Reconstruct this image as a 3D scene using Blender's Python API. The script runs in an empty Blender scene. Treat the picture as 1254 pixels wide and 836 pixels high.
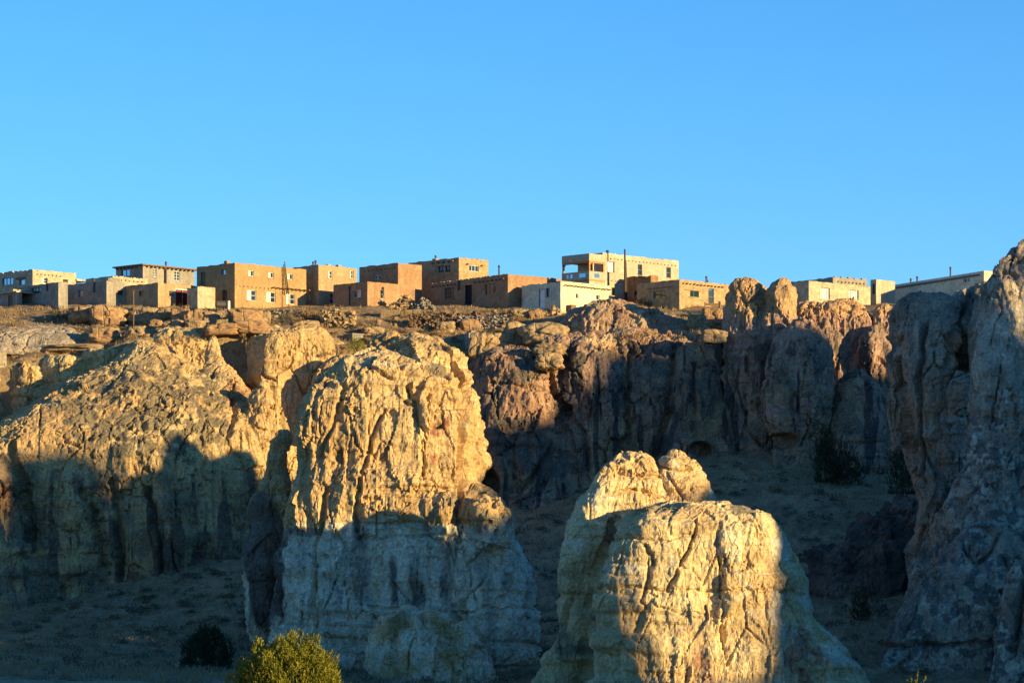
import bpy, bmesh, math, random
import numpy as np
from mathutils import Vector, Matrix

R = math.radians
random.seed(11)
rng = np.random.default_rng(11)
scene = bpy.context.scene
col = scene.collection

# ---------------------------------------------------------------- camera
HY, CX, PW, FOC = 800.0, 627.0, 1254.0, 130.0      # eye-level row, centre column, photo width, lens
K = 36.0 / FOC / PW
cam_d = bpy.data.cameras.new('camera')
cam = bpy.data.objects.new('camera', cam_d)
col.objects.link(cam)
cam.location = (0, 0, 0)
cam.rotation_euler = (R(90), 0, 0)
cam_d.lens = FOC
cam_d.sensor_width = 36
cam_d.shift_y = (HY - 418) / PW
cam_d.clip_start = 1
cam_d.clip_end = 20000
scene.camera = cam

# ---------------------------------------------------------------- sky and sun
SUN_AZ, SUN_EL = 120.0, 9.0                         # compass degrees from +Y, clockwise
world = bpy.data.worlds.new('World')
scene.world = world
world.use_nodes = True
wn = world.node_tree
bg = wn.nodes['Background']
sky = wn.nodes.new('ShaderNodeTexSky')
sky.sky_type = 'NISHITA'
sky.sun_disc = False
sky.sun_elevation = R(SUN_EL)
sky.sun_rotation = R(SUN_AZ)
sky.altitude = 2000
sky.air_density = 1.0
sky.dust_density = 0.0
sky.ozone_density = 4.0
hs = wn.nodes.new('ShaderNodeHueSaturation')
hs.inputs['Hue'].default_value = 0.500
hs.inputs['Saturation'].default_value = 1.13
hs.inputs['Value'].default_value = 1.0
wn.links.new(sky.outputs[0], hs.inputs['Color'])
wn.links.new(hs.outputs[0], bg.inputs['Color'])
bg.inputs['Strength'].default_value = 0.122

sd = bpy.data.lights.new('sun', 'SUN')
sd.energy = 5.0
sd.angle = R(0.5)
sd.color = (1.0, 0.735, 0.32)
sun = bpy.data.objects.new('sun', sd)
col.objects.link(sun)
az, el = R(SUN_AZ), R(SUN_EL)
SH = Vector((math.sin(az), math.cos(az), 0))
SDIR = Vector((SH.x * math.cos(el), SH.y * math.cos(el), math.sin(el)))
sun.rotation_euler = SDIR.to_track_quat('Z', 'Y').to_euler()
sun.location = SDIR * 300

vs = scene.view_settings
vs.view_transform = 'Standard'
vs.look = 'None'
vs.gamma = 1
vs.use_curve_mapping = False
vs.exposure = 1.06

# ---------------------------------------------------------------- helpers
def W(px, py, Y):
    return np.array(((px - CX) * K * Y, Y, (HY - py) * K * Y))

def tag(o, label=None, cat=None, group=None, kind=None):
    if label: o['label'] = label
    if cat: o['category'] = cat
    if group: o['group'] = group
    if kind: o['kind'] = kind
    return o

def mesh_obj(name, verts, faces, mat, parent=None, smooth=False):
    me = bpy.data.meshes.new(name)
    me.from_pydata([tuple(map(float, v)) for v in verts], [], faces)
    me.update()
    if smooth:
        me.polygons.foreach_set('use_smooth', np.ones(len(me.polygons), dtype=bool))
    o = bpy.data.objects.new(name, me)
    col.objects.link(o)
    if mat: me.materials.append(mat)
    if parent: o.parent = parent
    return o

def grid_obj(name, V, nu, nv, mat):
    """V: (nu*nv,3) array, quads over a grid"""
    me = bpy.data.meshes.new(name)
    i, j = np.meshgrid(np.arange(nu - 1), np.arange(nv - 1), indexing='ij')
    a = (i * nv + j).ravel()
    F = np.stack([a, a + nv, a + nv + 1, a + 1], 1)
    fast_mesh(me, V, F)
    o = bpy.data.objects.new(name, me)
    col.objects.link(o)
    me.materials.append(mat)
    return o

def fast_mesh(me, V, F, smooth=True):
    n = F.shape[1]
    me.vertices.add(len(V))
    me.vertices.foreach_set('co', np.ascontiguousarray(V, dtype=np.float32).ravel())
    me.loops.add(F.size)
    me.loops.foreach_set('vertex_index', np.ascontiguousarray(F, dtype=np.int32).ravel())
    me.polygons.add(len(F))
    me.polygons.foreach_set('loop_start', np.arange(0, F.size, n, dtype=np.int32))
    me.polygons.foreach_set('loop_total', np.full(len(F), n, dtype=np.int32))
    me.polygons.foreach_set('use_smooth', np.full(len(F), smooth, dtype=bool))
    me.update(calc_edges=True)

# vectorised gradient noise -------------------------------------------------
_perm = rng.permutation(256).astype(np.int32)
_grad = rng.normal(size=(256, 3)).astype(np.float32)
_grad /= np.linalg.norm(_grad, axis=1)[:, None]

def perlin(P, seed=0):
    P = np.asarray(P, dtype=np.float32) + np.float32(seed * 17.31)
    fl = np.floor(P)
    f = P - fl
    I = fl.astype(np.int32) & 255
    u = f * f * f * (f * (f * 6 - 15) + 10)
    out = np.zeros(len(P), dtype=np.float32)
    for dx in (0, 1):
        hx = _perm[(I[:, 0] + dx) & 255]
        wx = u[:, 0] if dx else 1 - u[:, 0]
        for dy in (0, 1):
            hy = _perm[(hx + I[:, 1] + dy) & 255]
            wy = wx * (u[:, 1] if dy else 1 - u[:, 1])
            for dz in (0, 1):
                h = _perm[(hy + I[:, 2] + dz) & 255]
                g = _grad[h]
                d = g[:, 0] * (f[:, 0] - dx) + g[:, 1] * (f[:, 1] - dy) + g[:, 2] * (f[:, 2] - dz)
                out += wy * (u[:, 2] if dz else 1 - u[:, 2]) * d
    return out * 1.6

def fbm(P, octaves=3, seed=0, gain=0.5):
    P = np.asarray(P, dtype=np.float32)
    s, a = 0, 1.0
    for i in range(octaves):
        s = s + a * perlin(P * (2.03 ** i), seed + i * 3)
        a *= gain
    return s

def sstep(a, b, x):
    t = np.clip((x - a) / (b - a), 0, 1)
    return t * t * (3 - 2 * t)

# thin plate spline terrain -------------------------------------------------
class TPS:
    def __init__(self, pts, reg=2.0):
        P = np.array(pts, float)
        self.c = P[:, :2]
        n = len(P)
        A = np.zeros((n + 3, n + 3))
        A[:n, :n] = self._k(self.c, self.c) + np.eye(n) * reg
        A[:n, n] = 1; A[:n, n + 1:] = self.c
        A[n, :n] = 1; A[n + 1:, :n] = self.c.T
        self.w = np.linalg.solve(A, np.concatenate([P[:, 2], np.zeros(3)]))
    @staticmethod
    def _k(a, b):
        d2 = ((a[:, None, :] - b[None]) ** 2).sum(-1)
        return 0.5 * d2 * np.log(np.maximum(d2, 1e-9))
    def __call__(self, x, y):
        x = np.asarray(x, float); y = np.asarray(y, float)
        sh = x.shape
        q = np.stack([x.ravel(), y.ravel()], 1)
        out = np.empty(len(q))
        for s in range(0, len(q), 40000):
            qq = q[s:s + 40000]
            out[s:s + 40000] = self._k(qq, self.c) @ self.w[:-3] + self.w[-3] + qq @ self.w[-2:]
        return out.reshape(sh)

# ---------------------------------------------------------------- materials
class NT:
    def __init__(self, name):
        self.m = bpy.data.materials.new(name)
        self.m.use_nodes = True
        self.t = self.m.node_tree
        self.n = self.t.nodes
        self.b = self.n['Principled BSDF']
        self.b.inputs['Roughness'].default_value = 0.9
        self.b.inputs['Specular IOR Level'].default_value = 0.15
        self.co = self.n.new('ShaderNodeTexCoord').outputs['Object']
    def link(self, a, b): self.t.links.new(a, b)
    def mapping(self, scale, src=None, loc=(0, 0, 0)):
        m = self.n.new('ShaderNodeMapping')
        m.inputs['Scale'].default_value = scale
        m.inputs['Location'].default_value = loc
        self.link(src or self.co, m.inputs['Vector'])
        return m.outputs[0]
    def noise(self, scale, detail=4, rough=0.55, vec=None, dist=0.0):
        n = self.n.new('ShaderNodeTexNoise')
        n.inputs['Scale'].default_value = scale
        n.inputs['Detail'].default_value = detail
        n.inputs['Roughness'].default_value = rough
        n.inputs['Distortion'].default_value = dist
        self.link(vec or self.co, n.inputs['Vector'])
        return n.outputs['Fac']
    def voro(self, scale, feature='F1', vec=None):
        n = self.n.new('ShaderNodeTexVoronoi')
        n.feature = feature
        n.inputs['Scale'].default_value = scale
        self.link(vec or self.co, n.inputs['Vector'])
        return n.outputs['Distance']
    def ramp(self, fac, a, b, lo=0.0, hi=1.0):
        r = self.n.new('ShaderNodeMapRange')
        r.interpolation_type = 'SMOOTHSTEP'
        r.inputs['From Min'].default_value = a
        r.inputs['From Max'].default_value = b
        r.inputs['To Min'].default_value = lo
        r.inputs['To Max'].default_value = hi
        self.link(fac, r.inputs['Value'])
        return r.outputs[0]
    def math(self, op, a, b=None):
        m = self.n.new('ShaderNodeMath'); m.operation = op
        for i, v in enumerate((a, b)):
            if v is None: continue
            if isinstance(v, (int, float)): m.inputs[i].default_value = v
            else: self.link(v, m.inputs[i])
        return m.outputs[0]
    def mix(self, fac, a, b, mode='MIX'):
        m = self.n.new('ShaderNodeMix'); m.data_type = 'RGBA'; m.blend_type = mode
        if isinstance(fac, (int, float)): m.inputs[0].default_value = fac
        else: self.link(fac, m.inputs[0])
        for i, v in ((6, a), (7, b)):
            if isinstance(v, tuple): m.inputs[i].default_value = (*v, 1)
            else: self.link(v, m.inputs[i])
        return m.outputs[2]
    def attr(self, name):
        a = self.n.new('ShaderNodeAttribute'); a.attribute_name = name
        s = self.n.new('ShaderNodeSeparateColor')
        self.link(a.outputs['Color'], s.inputs[0])
        return s.outputs[0], s.outputs[1], s.outputs[2], a.outputs['Alpha']
    def gray(self, v):
        c = self.n.new('ShaderNodeCombineColor')
        for i in range(3): self.link(v, c.inputs[i])
        return c.outputs[0]
    def bump(self, h, strength=0.5, dist=0.1, prev=None):
        b = self.n.new('ShaderNodeBump')
        b.inputs['Strength'].default_value = strength
        b.inputs['Distance'].default_value = dist
        self.link(h, b.inputs['Height'])
        if prev: self.link(prev, b.inputs['Normal'])
        return b.outputs[0]
    def done(self, colr, normal=None):
        if isinstance(colr, tuple): self.b.inputs['Base Color'].default_value = (*colr, 1)
        else: self.link(colr, self.b.inputs['Base Color'])
        if normal: self.link(normal, self.b.inputs['Normal'])
        return self.m

def rock_mat(name, tan, warm, pale, crust, varnish, red, streak=0.5, band=0.35):
    t = NT(name)
    zc, zp, zr, zv = t.attr('zone')
    n1 = t.noise(0.13, 5, 0.6)
    c = t.mix(t.ramp(n1, 0.38, 0.62), tan, warm)
    # thin bedding lines
    bed = t.noise(1.0, 3, 0.6, t.mapping((0.06, 0.06, 1.6)), 0.3)
    c = t.mix(t.ramp(bed, 0.5, 0.72, 0, band), c, pale)
    c = t.mix(t.ramp(bed, 0.48, 0.3, 0, band), c, warm)
    # fine modulation shared by zones
    f1 = t.noise(0.9, 8, 0.68)
    f2 = t.noise(4.0, 6, 0.65)
    def z(src, a=0.42, b=0.62):
        s = t.math('ADD', src, t.math('MULTIPLY', t.math('SUBTRACT', f1, 0.5), 1.1))
        return t.ramp(s, a, b)
    c = t.mix(z(zp, 0.3, 0.8), c, pale)
    c = t.mix(z(zr), c, red)
    # vertical water streaks
    st = t.noise(1.0, 5, 0.6, t.mapping((0.75, 0.75, 0.045)), 0.4)
    st2 = t.noise(1.0, 4, 0.6, t.mapping((1.9, 1.9, 0.09)), 0.6)
    c = t.mix(t.ramp(st, 0.56, 0.7, 0, streak), c, varnish)
    c = t.mix(t.ramp(st2, 0.6, 0.75, 0, streak * 0.6), c, pale)
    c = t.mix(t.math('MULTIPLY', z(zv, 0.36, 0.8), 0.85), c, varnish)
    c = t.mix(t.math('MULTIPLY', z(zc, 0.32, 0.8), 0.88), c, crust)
    # speckle and mottling
    sp = t.ramp(f2, 0.25, 0.75, 0.62, 1.3)
    c = t.mix(1.0, c, t.gray(sp), 'MULTIPLY')
    g = t.ramp(t.noise(0.45, 7, 0.7), 0.3, 0.7, 0.75, 1.2)
    c = t.mix(1.0, c, t.gray(g), 'MULTIPLY')
    # relief
    h = t.math('ADD', t.math('MULTIPLY', t.noise(2.2, 12, 0.74), 0.5), t.math('MULTIPLY', t.noise(7.0, 6, 0.75), 0.15))
    cr = t.voro(0.5, 'DISTANCE_TO_EDGE', t.mapping((1.5, 1.5, 0.35)))
    h = t.math('ADD', h, t.ramp(cr, 0.0, 0.035, -0.16, 0.0))
    nrm = t.bump(h, 0.9, 0.42)
    return t.done(c, nrm)

M_gold = rock_mat('golden_sandstone', (0.57, 0.40, 0.20), (0.52, 0.335, 0.15), (0.68, 0.60, 0.44),
                  (0.17, 0.14, 0.10), (0.085, 0.075, 0.07), (0.33, 0.155, 0.085), 0.42, 0.3)
M_cream = rock_mat('cream_sandstone', (0.66, 0.51, 0.28), (0.60, 0.41, 0.20), (0.64, 0.56, 0.40),
                   (0.20, 0.17, 0.12), (0.16, 0.13, 0.11), (0.42, 0.24, 0.14), 0.22, 0.3)
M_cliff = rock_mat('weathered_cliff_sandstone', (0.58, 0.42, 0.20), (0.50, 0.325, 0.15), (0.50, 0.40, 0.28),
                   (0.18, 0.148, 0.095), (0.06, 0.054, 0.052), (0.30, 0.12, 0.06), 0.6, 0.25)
M_dark = rock_mat('varnished_cliff_sandstone', (0.215, 0.155, 0.115), (0.165, 0.105, 0.08), (0.25, 0.21, 0.18),
                  (0.065, 0.062, 0.058), (0.04, 0.038, 0.04), (0.23, 0.10, 0.06), 0.65, 0.25)
M_boulder = rock_mat('boulder_sandstone', (0.40, 0.285, 0.16), (0.34, 0.20, 0.10), (0.42, 0.37, 0.28),
                     (0.15, 0.12, 0.09), (0.09, 0.08, 0.07), (0.33, 0.16, 0.08), 0.2, 0.25)

def ground_mat(name, a, b, c3, bumpd=0.12, sc=0.25):
    t = NT(name)
    c = t.mix(t.ramp(t.noise(sc, 6, 0.65), 0.4, 0.6), a, b)
    c = t.mix(t.ramp(t.noise(1.3, 6, 0.7), 0.5, 0.68), c, c3)
    g = t.ramp(t.noise(5.0, 5, 0.7), 0.25, 0.75, 0.6, 1.35)
    c = t.mix(1.0, c, t.gray(g), 'MULTIPLY')
    return t.done(c, t.bump(t.noise(2.2, 9, 0.7), 0.9, bumpd))

M_valley = ground_mat('dry_valley_soil', (0.44, 0.295, 0.165), (0.32, 0.22, 0.125), (0.17, 0.13, 0.08), 0.3)
M_mesa = ground_mat('mesa_top_soil', (0.33, 0.235, 0.13), (0.25, 0.17, 0.09), (0.18, 0.125, 0.07), 0.25)

def stucco(name, a, b, rough=0.5):
    t = NT(name)
    c = t.mix(t.ramp(t.noise(0.5, 5, 0.6), 0.35, 0.65), a, b)
    st = t.noise(1.0, 4, 0.6, t.mapping((1.6, 1.6, 0.15)))
    c = t.mix(t.ramp(st, 0.5, 0.75, 0, 0.3), c, tuple(v * 0.62 for v in b))
    # patched plaster, damp stains and a splashed foot
    c = t.mix(t.ramp(t.noise(0.33, 3, 0.5, None, 1.2), 0.54, 0.57, 0, 0.55), c, tuple(min(1, v * 1.22) for v in a))
    c = t.mix(t.ramp(t.noise(0.6, 4, 0.6, t.mapping((1, 1, 1), None, (7, 3, 5))), 0.58, 0.66, 0, 0.5), c, tuple(v * 0.66 for v in b))
    sx = t.n.new('ShaderNodeSeparateXYZ'); t.link(t.co, sx.inputs[0])
    zf = t.math('ADD', sx.outputs[2], t.math('MULTIPLY', t.noise(1.1, 4), -1.2))
    c = t.mix(t.ramp(zf, 0.7, 1.3, 0.5, 0.0), c, tuple(v * 0.6 for v in b))
    g = t.ramp(t.noise(3.0, 6, 0.7), 0.25, 0.75, 0.74, 1.2)
    c = t.mix(1.0, c, t.gray(g), 'MULTIPLY')
    return t.done(c, t.bump(t.noise(1.8, 9, 0.7), 0.9, 0.16))

def masonry(name, a, b, mortar):
    t = NT(name)
    s = t.n.new('ShaderNodeSeparateXYZ'); t.link(t.co, s.inputs[0])
    cx = t.n.new('ShaderNodeCombineXYZ')
    t.link(t.math('ADD', s.outputs[0], s.outputs[1]), cx.inputs[0])
    t.link(t.math('ADD', s.outputs[2], t.math('MULTIPLY', t.noise(1.2, 2), 0.15)), cx.inputs[1])
    br = t.n.new('ShaderNodeTexBrick')
    br.inputs['Color1'].default_value = (*a, 1)
    br.inputs['Color2'].default_value = (*b, 1)
    br.inputs['Mortar'].default_value = (*mortar, 1)
    br.inputs['Scale'].default_value = 1.0
    br.inputs['Brick Width'].default_value = 0.55
    br.inputs['Row Height'].default_value = 0.24
    br.inputs['Mortar Size'].default_value = 0.03
    t.link(cx.outputs[0], br.inputs['Vector'])
    g = t.ramp(t.noise(1.6, 7, 0.7), 0.25, 0.75, 0.62, 1.3)
    c = t.mix(1.0, br.outputs['Color'], t.gray(g), 'MULTIPLY')
    n = t.bump(br.outputs['Fac'], -0.7, 0.06)
    return t.done(c, t.bump(t.noise(4.0, 6, 0.7), 0.6, 0.08, n))

M_adobe = stucco('tan_adobe_plaster', (0.37, 0.245, 0.12), (0.33, 0.21, 0.10))
M_adobe_red = stucco('reddish_adobe_plaster', (0.37, 0.225, 0.125), (0.31, 0.18, 0.10))
M_adobe_pale = stucco('pale_adobe_plaster', (0.39, 0.285, 0.165), (0.34, 0.24, 0.135))
M_grey = stucco('grey_stucco', (0.31, 0.275, 0.225), (0.265, 0.23, 0.185))
M_cream_w = stucco('cream_stucco', (0.45, 0.385, 0.285), (0.40, 0.335, 0.24))
M_white = stucco('whitewashed_stucco', (0.64, 0.58, 0.42), (0.58, 0.51, 0.36))
M_stone = masonry('pale_stone_masonry', (0.47, 0.39, 0.26), (0.38, 0.30, 0.19), (0.42, 0.36, 0.26))
M_brick = masonry('brown_stone_masonry', (0.40, 0.285, 0.155), (0.31, 0.205, 0.105), (0.36, 0.27, 0.16))
M_brick_red = masonry('reddish_stone_masonry', (0.33, 0.185, 0.095), (0.255, 0.135, 0.07), (0.28, 0.18, 0.10))

def plain(name, c, rough=0.7, spec=0.3, metal=0.0, var=0.25, sc=4.0):
    t = NT(name)
    t.b.inputs['Roughness'].default_value = rough
    t.b.inputs['Specular IOR Level'].default_value = spec
    t.b.inputs['Metallic'].default_value = metal
    g = t.ramp(t.noise(sc, 5, 0.65), 0.25, 0.75, 1 - var, 1 + var)
    return t.done(t.mix(1.0, c, t.gray(g), 'MULTIPLY'))

M_wood = plain('weathered_wood', (0.17, 0.105, 0.06))
M_wood_grey = plain('grey_weathered_wood', (0.24, 0.21, 0.18))
M_wood_org = plain('orange_stained_wood', (0.40, 0.17, 0.05))
M_whitepaint = plain('white_window_paint', (0.72, 0.70, 0.66), 0.5)
M_teal = plain('teal_window_paint', (0.05, 0.22, 0.20), 0.5)
M_bluepaint = plain('blue_window_paint', (0.08, 0.22, 0.40), 0.5)
M_red = plain('dark_red_door_paint', (0.13, 0.012, 0.014), 0.5)
M_metal = plain('rusty_stovepipe_metal', (0.07, 0.06, 0.055), 0.6, 0.4, 0.3)
M_roof = plain('packed_earth_roof', (0.25, 0.19, 0.12))
M_black = plain('black_doorway_paint', (0.012, 0.012, 0.012), 0.8)
M_polewood = plain('dark_pole_wood', (0.055, 0.038, 0.026))
M_tar = plain('dark_roofing', (0.10, 0.105, 0.11), 0.8)
M_curtain = plain('drawn_white_curtain', (0.66, 0.62, 0.54), 0.9)
M_tank = plain('pale_metal_tank', (0.55, 0.55, 0.55), 0.5, 0.4, 0.2)
tg = NT('window_glass')
tg.b.inputs['Roughness'].default_value = 0.06
tg.b.inputs['Specular IOR Level'].default_value = 0.6
M_glass = tg.done((0.02, 0.03, 0.04))
tg = NT('sky_reflecting_glass')
tg.b.inputs['Roughness'].default_value = 0.04
tg.b.inputs['Metallic'].default_value = 0.85
M_glass_blue = tg.done((0.30, 0.36, 0.42))

def leafmat(name, a, b, sc=1.5):
    t = NT(name)
    t.b.inputs['Roughness'].default_value = 0.75
    t.b.inputs['Specular IOR Level'].default_value = 0.2
    c = t.mix(t.ramp(t.noise(sc, 3), 0.35, 0.65), a, b)
    oi = t.n.new('ShaderNodeObjectInfo')
    g = t.ramp(oi.outputs['Random'], 0, 1, 0.7, 1.25)
    return t.done(t.mix(1.0, c, t.gray(g), 'MULTIPLY'))
M_juniper_sunlit = leafmat('sunlit_juniper_foliage', (0.20, 0.19, 0.018), (0.12, 0.125, 0.014))  # sunlight put into the leaf colour of the sunlit junipers
M_juniper_shaded = leafmat('shaded_juniper_foliage', (0.052, 0.078, 0.032), (0.03, 0.048, 0.02))  # darker copy of the foliage for junipers standing in shade
M_sage = leafmat('sagebrush_leaves', (0.10, 0.093, 0.062), (0.065, 0.06, 0.042))
M_rabbit = leafmat('rabbitbrush_stems', (0.155, 0.135, 0.045), (0.10, 0.09, 0.035))
M_drybush = leafmat('dry_brush_stems', (0.27, 0.165, 0.075), (0.20, 0.125, 0.06))
M_grass = leafmat('dry_grass', (0.42, 0.30, 0.16), (0.27, 0.195, 0.11), 0.4)
M_grass_mesa = leafmat('dry_mesa_grass', (0.42, 0.28, 0.12), (0.33, 0.20, 0.08), 0.4)
M_scrub_tan = leafmat('tan_scrub_stems', (0.40, 0.31, 0.19), (0.27, 0.21, 0.13), 0.3)
M_bark = plain('juniper_bark', (0.10, 0.075, 0.05))

# ---------------------------------------------------------------- terrain
VAL = TPS([tuple(W(*p)) for p in [
    (-200, 836, 200), (250, 840, 200), (627, 872, 200), (1254, 876, 200), (1450, 876, 200), (600, 866, 260), (900, 868, 260), (1200, 868, 260),
    (235, 823, 230), (0, 822, 300), (100, 806, 310), (200, 790, 335), (-200, 815, 330),
    (-60, 778, 378), (0, 760, 382), (100, 738, 385), (200, 705, 389), (290, 674, 393), (330, 640, 402),
    (300, 792, 354), (300, 740, 380), (500, 852, 328), (400, 850, 330), (650, 846, 322), (850, 856, 300), (1000, 856, 300), (1150, 856, 315),
    (1300, 850, 315), (645, 800, 352), (640, 620, 404), (560, 610, 404), (750, 592, 404), (870, 562, 403), (960, 566, 400), (1040, 585, 396),
    (1085, 606, 392), (640, 700, 384), (700, 720, 380), (930, 640, 385), (1000, 690, 372), (1080, 760, 345), (1200, 700, 372),
    (0, 700, 440), (400, 600, 440), (700, 560, 440), (1254, 560, 440), (-200, 720, 440), (1450, 640, 400)]]
    + [(-60, 0, -1.8), (0, 0, -1.8), (60, 0, -1.8), (-60, 120, -3), (0, 120, -3.1), (60, 120, -3.4)], 4.0)

def valley_z(x, y):
    x = np.asarray(x, float); y = np.asarray(y, float)
    z = np.clip(VAL(np.clip(x, -90, 95), np.clip(y, -20, 440)), -5.0, 24)
    far = sstep(90, 220, np.abs(x)) + sstep(440, 520, y) + sstep(30, 200, -y)
    z = z + (-3.5 - z) * np.clip(far, 0, 1)
    P = np.stack([x.ravel(), y.ravel(), 0 * x.ravel()], 1)
    z = z + (0.35 * fbm(P / 9, 3, 5) + 0.12 * fbm(P / 1.7, 3, 8)).reshape(x.shape) * (1 - 0.6 * np.clip(far, 0, 1))
    return z

def axis(segs):
    out = []
    for a, b, s in segs:
        n = max(1, int(round((b - a) / s)))
        out.append(np.linspace(a, b, n, endpoint=False))
    out.append(np.array([segs[-1][1]]))
    return np.concatenate(out)
gx = axis([(-9000, -800, 900), (-800, -120, 40), (-120, -62, 4), (-62, 58, 0.6), (58, 120, 4), (120, 800, 40), (800, 9000, 900)])
gy = axis([(-3000, -100, 300), (-100, 190, 8), (190, 420, 0.6), (420, 520, 10), (520, 1200, 60), (1200, 9000, 800)])
GX, GY = np.meshgrid(gx, gy, indexing='ij')
GZ = valley_z(GX, GY)
ground = grid_obj('ground', np.stack([GX.ravel(), GY.ravel(), GZ.ravel()], 1), len(gx), len(gy), M_valley)
tag(ground, 'dry valley floor rising in brushy slopes to the foot of the cliffs', None, None, 'structure')

MESA = TPS([tuple(W(*p)) for p in [
    (-150, 440, 405), (-60, 446, 405), (0, 447, 405), (60, 441, 407), (120, 432, 408), (190, 412, 409), (250, 403, 410), (330, 406, 411), (430, 424, 411), (500, 424, 411),
    (570, 428, 411), (640, 424, 412), (720, 398, 414), (800, 392, 414), (880, 396, 413), (950, 392, 414), (1050, 396, 414), (1120, 384, 414),
    (1254, 360, 414), (1400, 340, 414),
    (-150, 384, 426), (0, 382, 426), (100, 382, 426), (180, 379, 426), (250, 381, 426), (340, 381, 427), (430, 382, 427), (520, 380, 428), (600, 380, 428), (690, 380, 427),
    (760, 376, 427), (830, 379, 427), (900, 376, 427), (1000, 376, 427), (1100, 374, 427), (1254, 368, 428), (1400, 350, 428),
    (100, 405, 417), (0, 412, 416), (430, 402, 418), (560, 402, 419)]]
    + [(-70, 470, 41.5), (0, 470, 41.5), (60, 470, 42), (-70, 560, 42), (0, 560, 42), (60, 560, 42)], 1.0)

RIM = np.array([[-70, 406], [-45, 408], [-30, 409.5], [-5, 411], [10, 412.5], [30, 413.5], [60, 414]])
def mesa_z(x, y):
    x = np.asarray(x, float); y = np.asarray(y, float)
    z = MESA(np.clip(x, -75, 70), np.clip(y, 403, 560))
    P = np.stack([x.ravel(), y.ravel(), 0 * x.ravel()], 1)
    n = (0.45 * fbm(P / 4.5, 3, 21) + 0.14 * fbm(P / 1.1, 3, 25)).reshape(x.shape)
    return z + n * sstep(440, 424, y)

gx = axis([(-420, -70, 25), (-70, 66, 0.45), (66, 420, 25)])
gy = np.concatenate([[0, 0.01], axis([(0.3, 26, 0.4), (26, 60, 3), (60, 500, 40)])])
GX, GT = np.meshgrid(gx, gy, indexing='ij')
rim = np.interp(GX, RIM[:, 0], RIM[:, 1])
GY = rim + GT
GZ = mesa_z(GX, GY)
GZ[:, 0] = 0; GY[:, 0] -= 1.0
GZ[:, 1] -= 0.3
side = sstep(70, 400, np.abs(GX))
mesa = grid_obj('mesa', np.stack([GX.ravel(), GY.ravel(), GZ.ravel()], 1), len(gx), len(gy), M_mesa)
tag(mesa, 'sandy rubble strewn top of the mesa sloping from the village to the rim', None, None, 'structure')

def ground_hit(px, py, fn, y0, y1):
    ys = np.linspace(y0, y1, 600)
    xs = (px - CX) * K * ys; zs = (HY - py) * K * ys
    d = zs - fn(xs, ys)
    i = int(np.argmax(d < 0))
    if d[i] >= 0: i = len(ys) - 1
    return np.array((xs[i], ys[i], float(fn(xs[i:i + 1], ys[i:i + 1])[0])))

# ---------------------------------------------------------------- rock formations
def loft(lobe):
    """lobe: Y, rows [(py, xl, xr, b?, dy?)], n, b default as fraction of half width"""
    Y, rows = lobe['Y'], lobe['rows']
    n = lobe.get('n', 2.6); bf = lobe.get('bf', 0.85); bmin = lobe.get('bmin', 0.0)
    prof = []
    for r in rows:
        py, xl, xr = r[:3]
        b = r[3] if len(r) > 3 and r[3] is not None else None
        dy = r[4] if len(r) > 4 else 0.0
        y = Y + dy
        a = (xr - xl) * 0.5 * K * y
        if b is None: b = max(a * bf, bmin)
        prof.append(((HY - py) * K * y, ((xl + xr) * 0.5 - CX) * K * y, y, a, b))
    prof = np.array(prof)
    order = np.argsort(-prof[:, 0]); prof = prof[order]
    zt, zb = prof[0, 0], prof[-1, 0]
    m = max(6, int((zt - zb) / 0.6))
    zz = np.linspace(zt, zb, m)
    q = np.stack([np.interp(-zz, -prof[:, 0], prof[:, i]) for i in range(1, 5)], 1)
    ker = np.array([1, 2, 1]) / 4
    for _ in range(2):
        qp = np.pad(q, ((1, 1), (0, 0)), 'edge')
        qs = ker[0] * qp[:-2] + ker[1] * qp[1:-1] + ker[2] * qp[2:]
        qs[0], qs[-1] = q[0], q[-1]
        q = qs
    M = 56
    th = np.linspace(0, 2 * np.pi, M, endpoint=False)
    c, s = np.cos(th), np.sin(th)
    ex, ey = np.sign(c) * np.abs(c) ** (2 / n), np.sign(s) * np.abs(s) ** (2 / n)
    yaw = R(lobe.get('yaw', 0))
    X, Yy = q[:, 2:3] * ex, q[:, 3:4] * ey
    V = np.stack([q[:, 0:1] + X * math.cos(yaw) - Yy * math.sin(yaw),
                  q[:, 1:2] + X * math.sin(yaw) + Yy * math.cos(yaw),
                  np.repeat(zz[:, None], M, 1)], -1).reshape(-1, 3)
    F = []
    for i in range(m - 1):
        for j in range(M):
            k = (j + 1) % M
            F.append((i * M + j, (i + 1) * M + j, (i + 1) * M + k, i * M + k))
    top = len(V); V = np.vstack([V, [[q[0, 0], q[0, 1], zt + 0.15 * q[0, 2]], [q[-1, 0], q[-1, 1], zb - 0.1]]])
    for j in range(M):
        k = (j + 1) % M
        F.append((top, j, k)); F.append((top + 1, (m - 1) * M + k, (m - 1) * M + j))
    return V, F

def remesh(name, parts, voxel):
    vs_, fs, off = [], [], 0
    for V, F in parts:
        vs_.append(V); fs += [tuple(i + off for i in f) for f in F]; off += len(V)
    V = np.vstack(vs_)
    me = bpy.data.meshes.new(name + '_raw')
    me.from_pydata(V.tolist(), [], fs)
    o = bpy.data.objects.new(name + '_raw', me); col.objects.link(o)
    md = o.modifiers.new('r', 'REMESH'); md.mode = 'VOXEL'; md.voxel_size = voxel; md.adaptivity = 0
    dg = bpy.context.evaluated_depsgraph_get()
    me2 = bpy.data.meshes.new_from_object(o.evaluated_get(dg))
    bpy.data.objects.remove(o); bpy.data.meshes.remove(me)
    return me2

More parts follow.
